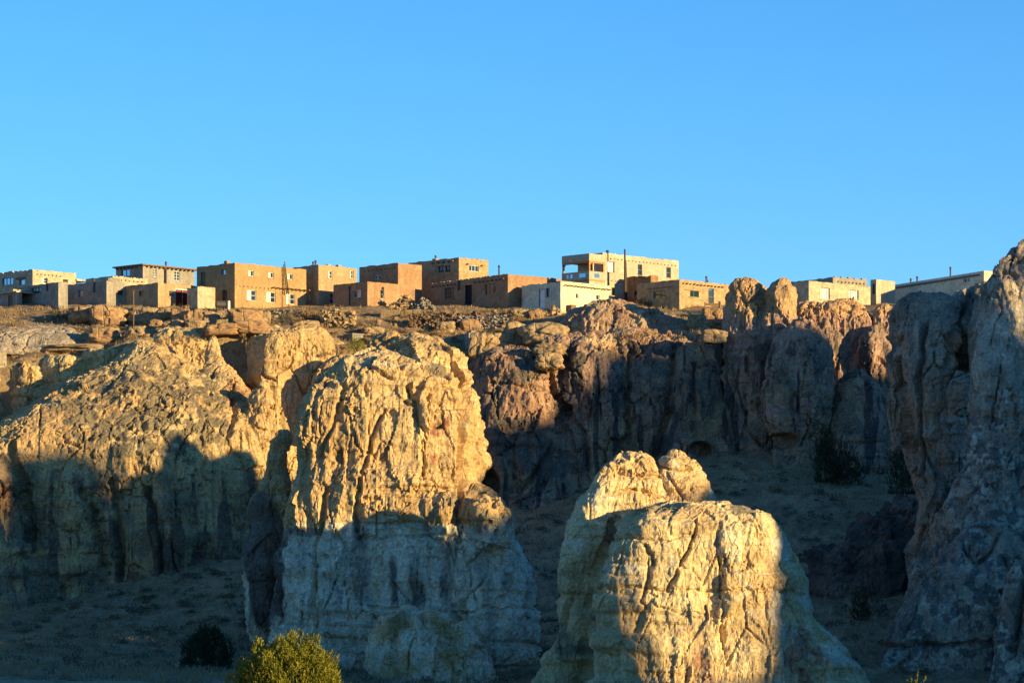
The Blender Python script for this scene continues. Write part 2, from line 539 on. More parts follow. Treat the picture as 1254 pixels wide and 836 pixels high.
def worley(P, seed):
    """cell facets: per-cell offset and tilt, plus distance to the cell edge"""
    P = np.asarray(P, np.float32) + np.float32(seed * 9.7)
    fl = np.floor(P); f = P - fl; I = fl.astype(np.int32) & 255
    n = len(P)
    d1 = np.full(n, 9, np.float32); d2 = np.full(n, 9, np.float32)
    hid = np.zeros(n, np.int32); rel = np.zeros((n, 3), np.float32)
    for dx in (-1, 0, 1):
        hx = _perm[(I[:, 0] + dx) & 255]
        for dy in (-1, 0, 1):
            hy = _perm[(hx + I[:, 1] + dy) & 255]
            for dz in (-1, 0, 1):
                h = _perm[(hy + I[:, 2] + dz) & 255]
                r = _jit[h] + np.array([dx, dy, dz], np.float32) - f
                d = (r * r).sum(1)
                m = d < d1
                d2 = np.where(m, d1, np.minimum(d2, d))
                d1 = np.where(m, d, d1)
                hid = np.where(m, h, hid)
                rel[m] = r[m]
    tilt = (_grad[hid] * -rel).sum(1)
    return _rnd[hid], tilt, np.sqrt(d2) - np.sqrt(d1)
_jit = rng.random((256, 3)).astype(np.float32)
_rnd = rng.random(256).astype(np.float32) - 0.5

def rock_displace(P, N, p, seed):
    g = lambda k, d: p.get(k, d)
    wv = np.stack([perlin(P / 4.5, seed + 50), perlin(P / 4.5, seed + 60), perlin(P / 4.5, seed + 70)], 1)
    wv2 = np.stack([perlin(P / 1.2, seed + 51), perlin(P / 1.2, seed + 61), perlin(P / 1.2, seed + 71)], 1)
    Q = P + wv * 0.4 + wv2 * 0.12
    QS = P + wv * 0.16 + wv2 * 0.09
    steep = np.clip(1 - np.abs(N[:, 2]) ** 1.5, 0.15, 1)
    d = g('big', 0.8) * fbm(P / 8.0, 2, seed)
    rd = 1 - np.abs(perlin(Q / np.array([3.2, 3.2, 6.5]), seed + 27)); rd2 = 1 - np.abs(perlin(Q / np.array([1.4, 1.4, 3.6]), seed + 28))
    d += g('crag', 0.5) * ((rd - 0.72) + 0.45 * (rd2 - 0.72))
    # broad vertical flutes
    fs = g('flute_s', 3.2)
    fl = np.abs(perlin(Q * np.array([1 / fs, 1 / fs, 1 / g('flute_h', 22)]), seed + 1))
    fl2 = np.abs(perlin(Q * np.array([2.6 / fs, 2.6 / fs, 2.0 / g('flute_h', 22)]), seed + 2))
    d += steep * (g('flute', 0.9) * (np.minimum(fl, 0.3) - 0.2) * 1.5 + g('flute', 0.9) * 0.3 * (fl2 - 0.25))
    # spalled slabs: cell facets stretched upright, large then small
    r, t, e = worley(QS / np.array([2.4, 2.4, 6.5]) * g('slab_s', 1.0), seed)
    am = 0.6 + 0.8 * sstep(-0.4, 0.5, perlin(P / 6.0, seed + 16))
    d += g('slab', 0.75) * am * (r * 1.25 + t * 0.5)
    d -= g('crack', 0.8) * 0.6 * sstep(0.05, 0.0, e) * sstep(-0.1, 0.35, perlin(P / 3.5, seed + 17))
    r, t, e = worley(QS / np.array([0.8, 0.8, 2.6]), seed + 5)
    am2 = 0.35 + 1.5 * sstep(-0.1, 0.5, perlin(P / 4.0, seed + 26))
    d += g('chip', 0.26) * am2 * (r * 1.3 + t * 0.8)
    r, t, e3 = worley(QS / np.array([0.42, 0.42, 1.0]), seed + 7)
    d += g('chip', 0.26) * 0.55 * am2 * (r * 1.2 + t * 0.8)
    d -= g('crack', 0.8) * 0.28 * sstep(0.08, 0.0, e) * sstep(0.0, 0.4, perlin(P / 2.5, seed + 18))
    d += g('lump', 0.6) * 0.5 * (np.abs(perlin(Q / g('lump_s', 3.0), seed + 3)) - 0.25)
    # bedding ledges, strong in some beds and absent in others
    zz = P[:, 2] + 0.35 * wv[:, 0] + 0.03 * P[:, 0]
    S = np.stack([0.05 * P[:, 0], 0.05 * P[:, 1], zz / g('bed_s', 1.5)], 1)
    b = perlin(S, seed + 4) + 0.6 * perlin(S * np.array([1, 1, 2.9]), seed + 5)
    bm = sstep(-0.25, 0.5, perlin(P / np.array([14, 14, 4.5]), seed + 19))
    d += steep * g('bed', 0.28) * np.tanh(4.0 * b) * (0.25 + bm)
    d += g('med', 0.34) * 0.7 * fbm(Q / np.array([1.3, 1.3, 2.6]), 4, seed + 6, 0.55)
    f = np.abs(perlin(P / 0.62, seed + 9)); d -= g('fine', 0.15) * (0.35 - f)
    d += g('fine', 0.15) * 0.7 * perlin(P / 0.33, seed + 10)
    # joints: narrow deep cracks, mostly upright
    c = np.abs(perlin(QS * np.array([1 / 5.0, 1 / 5.0, 1 / 26.0]), seed + 11))
    d -= 0.9 * g('crack', 0.8) * sstep(0.03, 0.0, c) * steep * sstep(0.0, 0.4, perlin(P / 6.0, seed + 20))
    c = np.abs(perlin(Q * np.array([1 / 9.0, 1 / 9.0, 1 / 3.6]), seed + 13))
    d -= 0.4 * g('crack', 0.8) * sstep(0.018, 0.0, c) * sstep(0.1, 0.4, perlin(P / 5.0, seed + 21))
    pt = perlin(P / g('pit_s', 1.0), seed + 14)
    d -= g('pit', 0.3) * sstep(0.3, 0.6, pt) * sstep(-0.1, 0.3, perlin(P / 5.0, seed + 15))
    return d

def rock(name, lobes, voxel, params, mat, seed, zones=None, dents=(), label=None, cat=None, kind=None, group=None):
    me = remesh(name, [loft(l) for l in lobes], voxel)
    n = len(me.vertices)
    P = np.empty(n * 3, np.float32); me.vertices.foreach_get('co', P); P = P.reshape(-1, 3)
    E = np.empty(len(me.edges) * 2, np.int32); me.edges.foreach_get('vertices', E); E = E.reshape(-1, 2)
    deg = np.bincount(E.ravel(), minlength=n).astype(np.float32)[:, None]
    for _ in range(params.get('soft', 10)):
        A = np.stack([np.bincount(E[:, 0], P[E[:, 1], k], n) + np.bincount(E[:, 1], P[E[:, 0], k], n) for k in range(3)], 1)
        P = (0.4 * P + 0.6 * (A / deg)).astype(np.float32)
    me.vertices.foreach_set('co', P.ravel()); me.update()
    N = np.empty(n * 3, np.float32); me.vertex_normals.foreach_get('vector', N); N = N.reshape(-1, 3)
    # soften union seams in the normals with one graph-smoothing pass
    d = rock_displace(P, N, params, seed)
    for (Yg, line, wpx, dep) in params.get('grooves', ()):
        q = np.array([W(px, py, Yg)[[0, 2]] for px, py in line])
        dist = np.full(n, 1e9)
        wob = 0.35 * perlin(P / 1.6, seed + 80) + 0.15 * perlin(P / 0.6, seed + 81)
        x, z = P[:, 0] + wob, P[:, 2] + wob
        for a_, b_ in zip(q[:-1], q[1:]):
            ab = b_ - a_
            t = np.clip(((x - a_[0]) * ab[0] + (z - a_[1]) * ab[1]) / (ab @ ab), 0, 1)
            dist = np.minimum(dist, np.hypot(x - a_[0] - t * ab[0], z - a_[1] - t * ab[1]))
        w_ = wpx * K * Yg
        d = d - dep * np.clip(1 - dist / w_, 0, 1) ** 0.8 * (N[:, 1] < 0.3)
    P2 = P + N * d[:, None]
    for (px, py, Y, rx, ry, depth) in dents:
        c = W(px, py, Y)
        e = ((P[:, 0] - c[0]) / (rx * K * Y)) ** 2 + ((P[:, 2] - c[2]) / (ry * K * Y)) ** 2
        P2[:, 1] += depth * sstep(1.25, 0.55, e) * (N[:, 1] < 0.35)
    me.vertices.foreach_set('co', np.ascontiguousarray(P2, np.float32).ravel())
    nf = len(me.polygons)
    me.polygons.foreach_set('use_smooth', np.zeros(nf, bool))
    me.update()
    me.vertex_normals.foreach_get('vector', N.ravel()) if False else None
    Z = np.zeros((n, 4), np.float32)
    if zones: zones(P, N, Z, seed)
    a = me.attributes.new('zone', 'FLOAT_COLOR', 'POINT')
    a.data.foreach_set('color', np.clip(Z, 0, 1).ravel())
    me.name = name
    me.materials.clear(); me.materials.append(mat)
    o = bpy.data.objects.new(name, me); col.objects.link(o)
    tag(o, label, cat, group, kind)
    return o

def pxy(P):
    """photo column and row of world points (used only to place rock colour zones)"""
    return CX + P[:, 0] / (K * P[:, 1]), HY - P[:, 2] / (K * P[:, 1])

def blob(X, Y, cx, cy, rx, ry, soft=0.5):
    e = np.sqrt(((X - cx) / rx) ** 2 + ((Y - cy) / ry) ** 2)
    return sstep(1 + soft, 1 - soft, e)

# ---- tall pillar in the middle
def zones_mid(P, N, Z, s):
    X, Y = pxy(P)
    f = fbm(P / 3.0, 3, s + 30)
    Z[:, 1] = sstep(610, 660, Y + 14 * f) * (0.78 + 0.3 * f)
    v = fbm(P * np.array([1 / 1.6, 1 / 1.6, 1 / 7.0]), 3, s + 33)
    Z[:, 3] = np.maximum.reduce([0.72 * blob(X, Y, 495, 710, 72, 42, 0.8) * (0.75 + 0.9 * v), 0.95 * blob(X, Y, 325, 690, 26, 90, 0.3),
                                 0.6 * blob(X, Y, 440, 690, 18, 70), 0.7 * blob(X, Y, 370, 650, 30, 8), 0.5 * sstep(0.1, 0.5, v) * sstep(600, 650, Y)])
    Z[:, 0] = np.maximum(0.75 * sstep(0.35, 0.8, N[:, 2]) * (0.55 + f), 0.75 * blob(X, Y, 560, 635, 75, 24) * (0.6 + f))
    Z[:, 2] = np.maximum(0.5 * blob(X, Y, 535, 520, 18, 70) * (0.7 + f), 0.55 * blob(X, Y, 330, 740, 30, 60))

rock('sandstone_pillar', [
    dict(Y=354, n=2.5, bf=0.75, rows=[(414, 500, 540), (422, 478, 556), (434, 468, 570), (455, 458, 578), (490, 452, 586), (530, 446, 590), (570, 440, 590), (598, 440, 583), (640, 440, 590), (740, 440, 600), (850, 440, 600)]),
    dict(Y=356, n=2.4, rows=[(411, 462, 486), (420, 450, 502), (440, 446, 505), (480, 440, 510)]),
    dict(Y=349, n=2.4, bf=0.7, rows=[(456, 412, 455), (466, 388, 480), (490, 372, 500), (530, 364, 502), (580, 357, 498), (640, 348, 494), (700, 338, 496), (770, 330, 500), (850, 324, 500)]),
    dict(Y=350, n=3, bf=0.6, rows=[(432, 440, 480), (446, 408, 545), (470, 388, 566), (520, 370, 580), (600, 358, 578), (680, 350, 560), (850, 345, 560)]),
    dict(Y=348, n=2.7, bf=0.6, rows=[(602, 500, 590), (612, 478, 615), (630, 468, 621), (660, 458, 626), (685, 452, 640), (710, 450, 651), (750, 450, 657), (800, 448, 656), (850, 446, 654)]),
    dict(Y=344, n=2.2, bf=0.9, rows=[(612, 592, 612), (620, 584, 625), (636, 584, 626), (648, 590, 622), (670, 585, 625)]),
    dict(Y=357, n=2.4, rows=[(528, 338, 350), (540, 331, 354), (590, 322, 354), (600, 326, 352), (612, 313, 354), (632, 312, 352), (642, 316, 350), (662, 305, 346), (710, 297, 340), (768, 297, 336), (778, 308, 333), (800, 312, 330), (850, 308, 334)]),
], 0.155, dict(big=0.6, flute=0.4, lump=0.25, bed=0.26, crack=0.7, pit=0.4, med=0.16, slab=0.46, chip=0.13, fine=0.09, crag=0.5,
        grooves=[(346, [(572, 470), (566, 520), (570, 570), (558, 640)], 5, 1.0), (346, [(500, 470), (520, 530), (516, 585)], 5, .8), (344, [(470, 500), (452, 540), (438, 600), (436, 650)], 4, .6), (346, [(440, 660), (520, 655), (620, 668)], 3, .4), (346, [(450, 745), (560, 750), (655, 742)], 3, .4), (346, [(548, 660), (552, 740), (575, 800)], 4, .6), (344, [(345, 690), (345, 760)], 4, .6), (344, [(396, 600), (384, 700), (388, 780)], 5, .9), (344, [(420, 470), (405, 520), (385, 560)], 4, .5)]), M_gold, 3, zones_mid,
    label='tall golden sandstone pillar left of the picture centre with a pale streaked base', cat='rock pillar')

# ---- lower pale pillar in front, right of centre
def zones_front(P, N, Z, s):
    X, Y = pxy(P)
    f = fbm(P / 3.0, 3, s + 30)
    Z[:, 1] = np.maximum(0.7 * sstep(850, 990, X) * (0.7 + f), 0.55 * sstep(0.1, 0.6, f))
    Z[:, 0] = np.maximum(0.7 * sstep(0.5, 0.9, N[:, 2]) * (0.5 + f), 0.75 * blob(X, Y, 705, 790, 50, 60) * (0.6 + f))
    Z[:, 2] = np.maximum(0.8 * blob(X, Y, 985, 815, 30, 45) * (0.7 + f), 0.5 * blob(X, Y, 870, 800, 70, 60) * (0.5 + f))

rock('sandstone_pillar', [
    dict(Y=323, n=3.5, yaw=6, rows=[(617, 800, 900, 4), (622, 778, 922, 5), (634, 762, 940, 5.8), (652, 748, 955, 6.2), (672, 738, 958, 6.3), (700, 728, 970, 6.4), (740, 720, 984, 6.5), (780, 716, 1010, 6.6), (806, 715, 1038, 6.8), (826, 714, 1056, 7), (860, 712, 1062, 7)]),
    dict(Y=321, n=2.4, bf=0.5, rows=[(640, 880, 930), (660, 850, 950), (700, 840, 955), (760, 830, 960), (860, 820, 970)]),
    dict(Y=322, n=2.2, rows=[(668, 955, 968), (690, 945, 985), (712, 940, 994), (745, 930, 997), (800, 930, 1000)]),
    dict(Y=326, n=2.4, rows=[(566, 742, 772), (600, 722, 768), (622, 700, 760), (660, 694, 748), (695, 683, 738), (730, 684, 730), (770, 684, 728), (800, 668, 728), (860, 645, 726)]),
    dict(Y=327, n=2.3, bf=0.8, rows=[(550, 764, 788), (557, 748, 801), (570, 738, 806), (588, 736, 808), (600, 742, 814), (640, 745, 816)]),
    dict(Y=329, n=2.3, bf=0.8, rows=[(552, 818, 836), (558, 810, 848), (572, 807, 860), (588, 812, 864), (598, 800, 874), (612, 797, 876), (640, 795, 880)]),
    dict(Y=321.5, n=2.2, bf=0.5, rows=[(624, 770, 830), (640, 752, 836), (680, 740, 836), (750, 735, 830), (860, 730, 830)]),
], 0.15, dict(big=0.45, flute=0.22, lump=0.12, bed=0.24, crack=0.42, pit=0.15, med=0.16, slab=0.32, chip=0.10, fine=0.08, crag=0.38,
        grooves=[(318, [(856, 632), (846, 668), (830, 692), (818, 722)], 3, .7), (318, [(790, 668), (796, 690), (786, 730), (790, 745)], 3, .55), (320, [(752, 640), (733, 690), (724, 740), (716, 800), (712, 836)], 7, 1.6), (318, [(735, 720), (830, 724), (930, 722), (990, 726)], 3, .35), (318, [(880, 640), (882, 720), (884, 800)], 3, .35), (318, [(745, 655), (800, 662), (850, 655)], 3, .4), (318, [(960, 690), (965, 740), (1000, 800)], 4, .5), (326, [(740, 580), (806, 584)], 3, .4), (328, [(808, 572), (862, 576)], 3, .5), (327, [(742, 602), (815, 606)], 3, .5), (318, [(700, 735), (690, 770)], 5, .6)]), M_cream, 9, zones_front,
    label='pale cream sandstone pillar right of centre with two knobs on its top', cat='rock pillar')

# ---- boulders at the pillar feet
rock('boulder', [dict(Y=335, n=2.5, bf=0.8, rows=[(752, 498, 535), (762, 475, 572), (782, 462, 588), (810, 455, 598), (860, 446, 606)])],
     0.16, dict(big=0.4, flute=0.3, lump=0.5, bed=0.25, crack=0.7, pit=0.1, med=0.25), M_gold, 14,
     lambda P, N, Z, s: Z.__setitem__((slice(None), 1), 0.55 + 0.4 * fbm(P / 3, 2, s)),
     label='large grey mounded boulder at the foot of the tall pillar', cat='boulder')
rock('boulder', [dict(Y=340, n=2.3, bf=0.9, rows=[(769, 344, 362), (774, 334, 375), (780, 328, 379), (787, 334, 374), (850, 340, 366)])],
     0.12, dict(big=0.2, flute=0.1, lump=0.3, bed=0.15, crack=0.3, pit=0.05, med=0.15, fine=0.08), M_gold, 15,
     lambda P, N, Z, s: Z.__setitem__((slice(None), 1), 1.0),
     label='small flat pale boulder behind the sunlit juniper', cat='boulder')

# ---- left cliff with its sunlit promontory
def zones_left(P, N, Z, s):
    X, Y = pxy(P)
    f = fbm(P / 3.5, 3, s + 30)
    g = fbm(P / 1.3, 3, s + 34)
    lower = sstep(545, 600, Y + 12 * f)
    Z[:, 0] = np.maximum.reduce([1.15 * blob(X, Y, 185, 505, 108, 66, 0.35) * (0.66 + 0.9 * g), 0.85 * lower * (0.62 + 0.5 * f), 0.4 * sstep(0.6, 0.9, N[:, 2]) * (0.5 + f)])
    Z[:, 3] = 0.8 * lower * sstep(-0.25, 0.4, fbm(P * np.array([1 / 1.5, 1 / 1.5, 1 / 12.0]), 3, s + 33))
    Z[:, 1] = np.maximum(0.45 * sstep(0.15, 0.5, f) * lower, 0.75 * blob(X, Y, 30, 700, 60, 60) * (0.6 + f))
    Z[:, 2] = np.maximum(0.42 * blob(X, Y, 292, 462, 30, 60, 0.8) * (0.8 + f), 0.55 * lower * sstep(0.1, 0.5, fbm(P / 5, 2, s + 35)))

rock('sandstone_cliff', [
    dict(Y=398, n=2.6, rows=[(418, 164, 182, 2, 6), (428, 152, 203, 2.5, 6), (442, 136, 222, 3.5, 5.5), (458, 106, 250, 4.5, 5), (474, 76, 285, 5.5, 4), (490, 44, 316, 6.5, 3), (510, 6, 326, 7.5, 2), (535, -40, 331, 8.5, 1), (570, -90, 332, 9), (640, -110, 326, 9), (700, -110, 312, 9), (780, -110, 300, 9)]),
    dict(Y=400, n=2.3, rows=[(409, 256, 267, None, 4), (418, 252, 272, None, 4), (432, 251, 270, None, 4), (445, 252, 272, None, 3), (458, 246, 286, None, 2), (478, 242, 306), (520, 240, 320), (600, 240, 325), (700, 240, 310)]),
    dict(Y=396, n=2.3, rows=[(470, 318, 327), (482, 308, 332), (510, 300, 333), (560, 296, 334), (610, 292, 330), (680, 288, 316), (760, 286, 310)]),
    # columns on the shaded lower face
    dict(Y=391, n=2.4, rows=[(565, 60, 110), (600, 40, 118), (680, 30, 120), (790, 20, 125)]),
    dict(Y=391, n=2.3, rows=[(572, 140, 165), (590, 132, 172), (640, 128, 178), (700, 126, 184), (780, 120, 190)]),
    dict(Y=391, n=2.3, rows=[(585, 190, 225), (620, 178, 236), (690, 172, 240), (760, 170, 245)]),
    dict(Y=393, n=2.3, rows=[(600, 250, 290), (630, 240, 302), (680, 236, 304), (740, 232, 306)]),
    dict(Y=389, n=2.6, rows=[(560, -30, 10), (600, -50, 30), (680, -60, 42), (800, -80, 50)]),
    # band behind, left: upright blocks turned away from the sun
    dict(Y=413, n=5, rows=[(432, 150, 290, 3), (440, 70, 300, 3), (450, -110, 310, 3), (480, -120, 320, 3.5), (560, -120, 330, 5)]),
    dict(Y=409, n=4.5, yaw=-38, rows=[(424, 168, 215, 3.0), (436, 160, 232, 3.2), (480, 158, 240, 3.4), (560, 150, 240, 3.6)]),
    dict(Y=409, n=4.5, yaw=-38, rows=[(431, 118, 165, 3.0), (440, 108, 172, 3.2), (480, 106, 176, 3.4), (560, 106, 180, 3.6)]),
    dict(Y=409, n=4.5, yaw=-38, rows=[(441, 64, 108, 2.6), (448, 58, 114, 2.8), (480, 56, 116, 3), (560, 56, 120, 3)]),
    dict(Y=409, n=4.5, yaw=-38, rows=[(449, 20, 58, 2.6), (454, 14, 64, 2.8), (482, 12, 66, 3), (560, 12, 70, 3)]),
    dict(Y=409, n=4.5, yaw=-38, rows=[(449, -40, 6, 2.6), (455, -46, 14, 2.8), (482, -48, 16, 3), (560, -48, 20, 3)]),
    # wall right of the alcove, turned to the sun, its left side in shade
    dict(Y=415, n=4, rows=[(409, 270, 380, 4), (415, 250, 420, 4), (430, 245, 432, 5), (480, 245, 445, 6), (560, 245, 450, 7), (680, 245, 450, 7)]),
    dict(Y=408, n=5, yaw=28, rows=[(408, 312, 388, 3.0), (418, 304, 398, 3.5), (450, 304, 402, 3.6), (500, 312, 404, 3.6), (560, 322, 402, 3.6), (640, 322, 402, 3.6)]),
    dict(Y=404, n=2.4, rows=[(436, 408, 428), (443, 394, 440), (455, 384, 446), (475, 380, 450), (540, 378, 455)]),
    dict(Y=411, n=2.5, rows=[(404, 200, 240), (409, 185, 256), (420, 180, 262), (450, 180, 268), (520, 180, 290)]),
], 0.18, dict(big=0.6, flute=0.5, lump=0.08, bed=0.14, crack=0.85, pit=0.45, med=0.12, pit_s=0.8, slab=0.26, chip=0.10, fine=0.09, crag=0.2,
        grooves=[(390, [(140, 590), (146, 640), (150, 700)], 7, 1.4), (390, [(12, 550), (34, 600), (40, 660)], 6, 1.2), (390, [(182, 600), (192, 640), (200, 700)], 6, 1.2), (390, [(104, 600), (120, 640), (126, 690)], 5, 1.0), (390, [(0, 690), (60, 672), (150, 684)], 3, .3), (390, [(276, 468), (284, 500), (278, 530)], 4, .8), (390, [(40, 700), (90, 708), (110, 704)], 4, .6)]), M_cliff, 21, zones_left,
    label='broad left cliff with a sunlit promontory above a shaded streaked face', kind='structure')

# ---- smooth pale slickrock shelf on the far left of the rim
M_slick = rock_mat('pale_slickrock', (0.36, 0.30, 0.225), (0.33, 0.255, 0.175), (0.42, 0.37, 0.30), (0.25, 0.22, 0.18), (0.2, 0.18, 0.16), (0.4, 0.3, 0.2), 0.1, 0.4)
rock('rock_shelf', [
    dict(Y=421, n=2.3, rows=[(400, 34, 70, 2.0), (404, -2, 98, 4), (408, -60, 122, 8), (416, -100, 132, 10), (440, -110, 136, 11)]),
    dict(Y=417, n=2.3, rows=[(408, 60, 96, 2), (413, 30, 116, 4), (421, -10, 124, 6), (440, -20, 128, 7)]),
    dict(Y=415, n=2.3, rows=[(413, -40, 20, 2), (418, -80, 44, 4), (425, -90, 60, 6), (440, -90, 66, 7)]),
], 0.2, dict(big=0.35, flute=0.05, lump=0.1, bed=0.12, crack=0.5, pit=0.1, med=0.10, slab=0.16, chip=0.06, fine=0.05, crag=0.15, bed_s=0.8), M_slick, 26,
    label='smooth pale slickrock shelf below the grey box houses at the left edge', kind='structure')

# ---- shaded cliff behind, below the white house
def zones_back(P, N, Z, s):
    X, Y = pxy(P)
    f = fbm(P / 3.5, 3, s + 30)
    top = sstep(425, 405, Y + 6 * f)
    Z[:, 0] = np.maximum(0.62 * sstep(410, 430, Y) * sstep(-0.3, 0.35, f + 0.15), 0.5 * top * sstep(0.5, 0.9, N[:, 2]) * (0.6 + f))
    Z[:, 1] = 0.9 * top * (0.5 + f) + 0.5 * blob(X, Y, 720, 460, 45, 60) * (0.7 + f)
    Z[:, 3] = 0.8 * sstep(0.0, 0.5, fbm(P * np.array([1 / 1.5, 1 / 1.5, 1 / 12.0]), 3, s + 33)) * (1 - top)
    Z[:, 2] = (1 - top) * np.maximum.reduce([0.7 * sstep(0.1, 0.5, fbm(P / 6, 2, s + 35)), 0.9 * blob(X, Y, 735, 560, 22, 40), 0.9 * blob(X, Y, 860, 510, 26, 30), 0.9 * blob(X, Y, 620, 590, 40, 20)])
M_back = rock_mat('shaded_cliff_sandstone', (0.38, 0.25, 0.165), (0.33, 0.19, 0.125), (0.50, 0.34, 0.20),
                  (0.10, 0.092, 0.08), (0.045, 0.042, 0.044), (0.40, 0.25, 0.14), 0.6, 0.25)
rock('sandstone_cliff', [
    dict(Y=417, n=3, rows=[(373, 730, 765, 3), (380, 700, 805, 4), (388, 684, 850, 5), (398, 684, 868, 6), (410, 690, 872, 6), (425, 700, 878, 5)]),
    dict(Y=414, n=4, rows=[(412, 690, 870, 5), (420, 660, 885, 6), (445, 620, 895, 7), (500, 590, 905, 7.5), (560, 580, 915, 8), (660, 570, 920, 9)]),
    dict(Y=409, n=2.5, rows=[(428, 600, 640), (436, 586, 655), (455, 576, 672), (500, 570, 690), (560, 566, 700), (660, 560, 700)]),
    dict(Y=408, n=2.4, rows=[(413, 712, 742), (422, 698, 752), (450, 690, 762), (500, 688, 768), (560, 690, 772), (650, 690, 775)]),
    dict(Y=408, n=2.4, rows=[(440, 842, 862), (455, 832, 876), (490, 824, 892), (530, 812, 904), (570, 800, 912), (640, 800, 915)]),
    dict(Y=410, n=2.4, rows=[(405, 850, 868), (415, 842, 884), (440, 836, 892), (480, 830, 895)]),
    dict(Y=409, n=2.4, rows=[(452, 770, 800), (480, 762, 812), (540, 756, 815), (640, 750, 820)]),
    dict(Y=408, n=2.4, rows=[(490, 640, 670), (520, 630, 690), (580, 620, 700), (650, 615, 705)]),
    dict(Y=407, n=2.3, rows=[(520, 722, 748), (540, 712, 760), (590, 708, 764), (650, 705, 768)]),
    dict(Y=407, n=2.3, rows=[(570, 640, 690), (585, 625, 705), (640, 615, 715)]),
    dict(Y=413, n=2.5, rows=[(424, 576, 600), (432, 560, 610), (460, 550, 620), (560, 540, 620)]),
], 0.18, dict(big=0.7, flute=0.7, lump=0.3, bed=0.14, crack=1.0, pit=0.3, med=0.2, slab=0.38, chip=0.12, fine=0.10, crag=0.36,
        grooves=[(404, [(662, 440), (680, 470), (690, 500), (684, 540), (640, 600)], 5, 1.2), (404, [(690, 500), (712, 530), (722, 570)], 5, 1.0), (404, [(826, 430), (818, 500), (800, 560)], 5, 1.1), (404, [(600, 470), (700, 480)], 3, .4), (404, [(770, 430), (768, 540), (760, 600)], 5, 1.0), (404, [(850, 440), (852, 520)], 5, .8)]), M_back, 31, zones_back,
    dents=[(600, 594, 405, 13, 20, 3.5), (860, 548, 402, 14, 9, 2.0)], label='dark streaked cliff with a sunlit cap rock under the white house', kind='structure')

# ---- towers on the right skyline
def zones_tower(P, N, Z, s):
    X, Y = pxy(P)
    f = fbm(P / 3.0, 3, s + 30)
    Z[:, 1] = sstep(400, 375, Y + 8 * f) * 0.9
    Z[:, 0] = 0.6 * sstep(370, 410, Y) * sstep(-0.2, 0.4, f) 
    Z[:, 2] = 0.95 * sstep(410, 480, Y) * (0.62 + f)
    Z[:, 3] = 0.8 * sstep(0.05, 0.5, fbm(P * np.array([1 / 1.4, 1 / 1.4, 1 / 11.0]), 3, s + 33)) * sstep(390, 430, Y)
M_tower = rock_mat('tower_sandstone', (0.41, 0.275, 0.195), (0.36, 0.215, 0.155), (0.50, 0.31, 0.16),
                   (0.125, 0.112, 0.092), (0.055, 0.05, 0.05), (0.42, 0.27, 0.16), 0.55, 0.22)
TP = dict(big=0.4, flute=0.55, lump=0.25, bed=0.15, crack=0.8, pit=0.2, med=0.18, slab=0.42, chip=0.12, fine=0.10, crag=0.4)
towers = [
    ('slender rock tower, leftmost of the skyline towers, with a rounded cap',
     [dict(Y=407, n=2.4, rows=[(342, 896, 918), (348, 890, 932), (358, 889, 940), (366, 893, 941), (380, 890, 944), (405, 888, 942), (445, 885, 936), (485, 887, 931), (520, 892, 930), (560, 892, 935), (620, 890, 940)]),
      dict(Y=408, n=2.3, rows=[(353, 925, 948), (362, 922, 952), (400, 925, 950)])]),
    ('knobbly headed rock tower second from the left on the skyline',
     [dict(Y=405, n=2.4, rows=[(346, 948, 964), (352, 940, 971), (366, 934, 976), (384, 934, 975), (402, 931, 970), (430, 924, 960), (470, 917, 954), (510, 917, 952), (560, 918, 955), (620, 915, 960)])]),
    ('wide round shouldered rock tower in the front of the skyline group',
     [dict(Y=401, n=2.5, rows=[(392, 974, 992), (399, 960, 1004), (415, 950, 1014), (440, 943, 1021), (480, 939, 1022), (512, 938, 1019), (522, 944, 1014), (534, 952, 1008), (550, 946, 1006), (575, 938, 1012), (620, 930, 1015)])]),
    ('broad lumpy rock mass behind the round shouldered tower',
     [dict(Y=411, n=2.6, rows=[(372, 980, 995), (377, 975, 1012), (388, 968, 1040), (420, 965, 1060), (480, 970, 1075), (600, 970, 1085)]),
      dict(Y=410, n=2.4, rows=[(367, 1015, 1040), (373, 1008, 1056), (385, 1004, 1072), (400, 1010, 1074), (430, 1015, 1075), (600, 1010, 1090)])]),
    ('narrow dark leaning rock fin right of the round shouldered tower',
     [dict(Y=401, n=2.4, rows=[(452, 1050, 1062), (462, 1040, 1074), (485, 1028, 1084), (520, 1018, 1088), (560, 1012, 1086), (620, 1006, 1086)]),
      dict(Y=407, n=2.4, rows=[(400, 1066, 1080), (410, 1058, 1088), (440, 1052, 1092), (500, 1048, 1095), (600, 1040, 1100)])]),
    ('low orange rock stump between the skyline towers and the right cliff',
     [dict(Y=409, n=2.4, rows=[(372, 1072, 1098), (380, 1066, 1106), (420, 1064, 1110), (500, 1060, 1115), (600, 1050, 1120)])]),
]
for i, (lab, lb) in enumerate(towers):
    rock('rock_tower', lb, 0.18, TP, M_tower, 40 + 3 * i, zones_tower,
         dents=[(962, 538, 397, 16, 11, 2.2)] if i == 2 else (), label=lab, cat='rock tower', group='rock towers on the skyline')

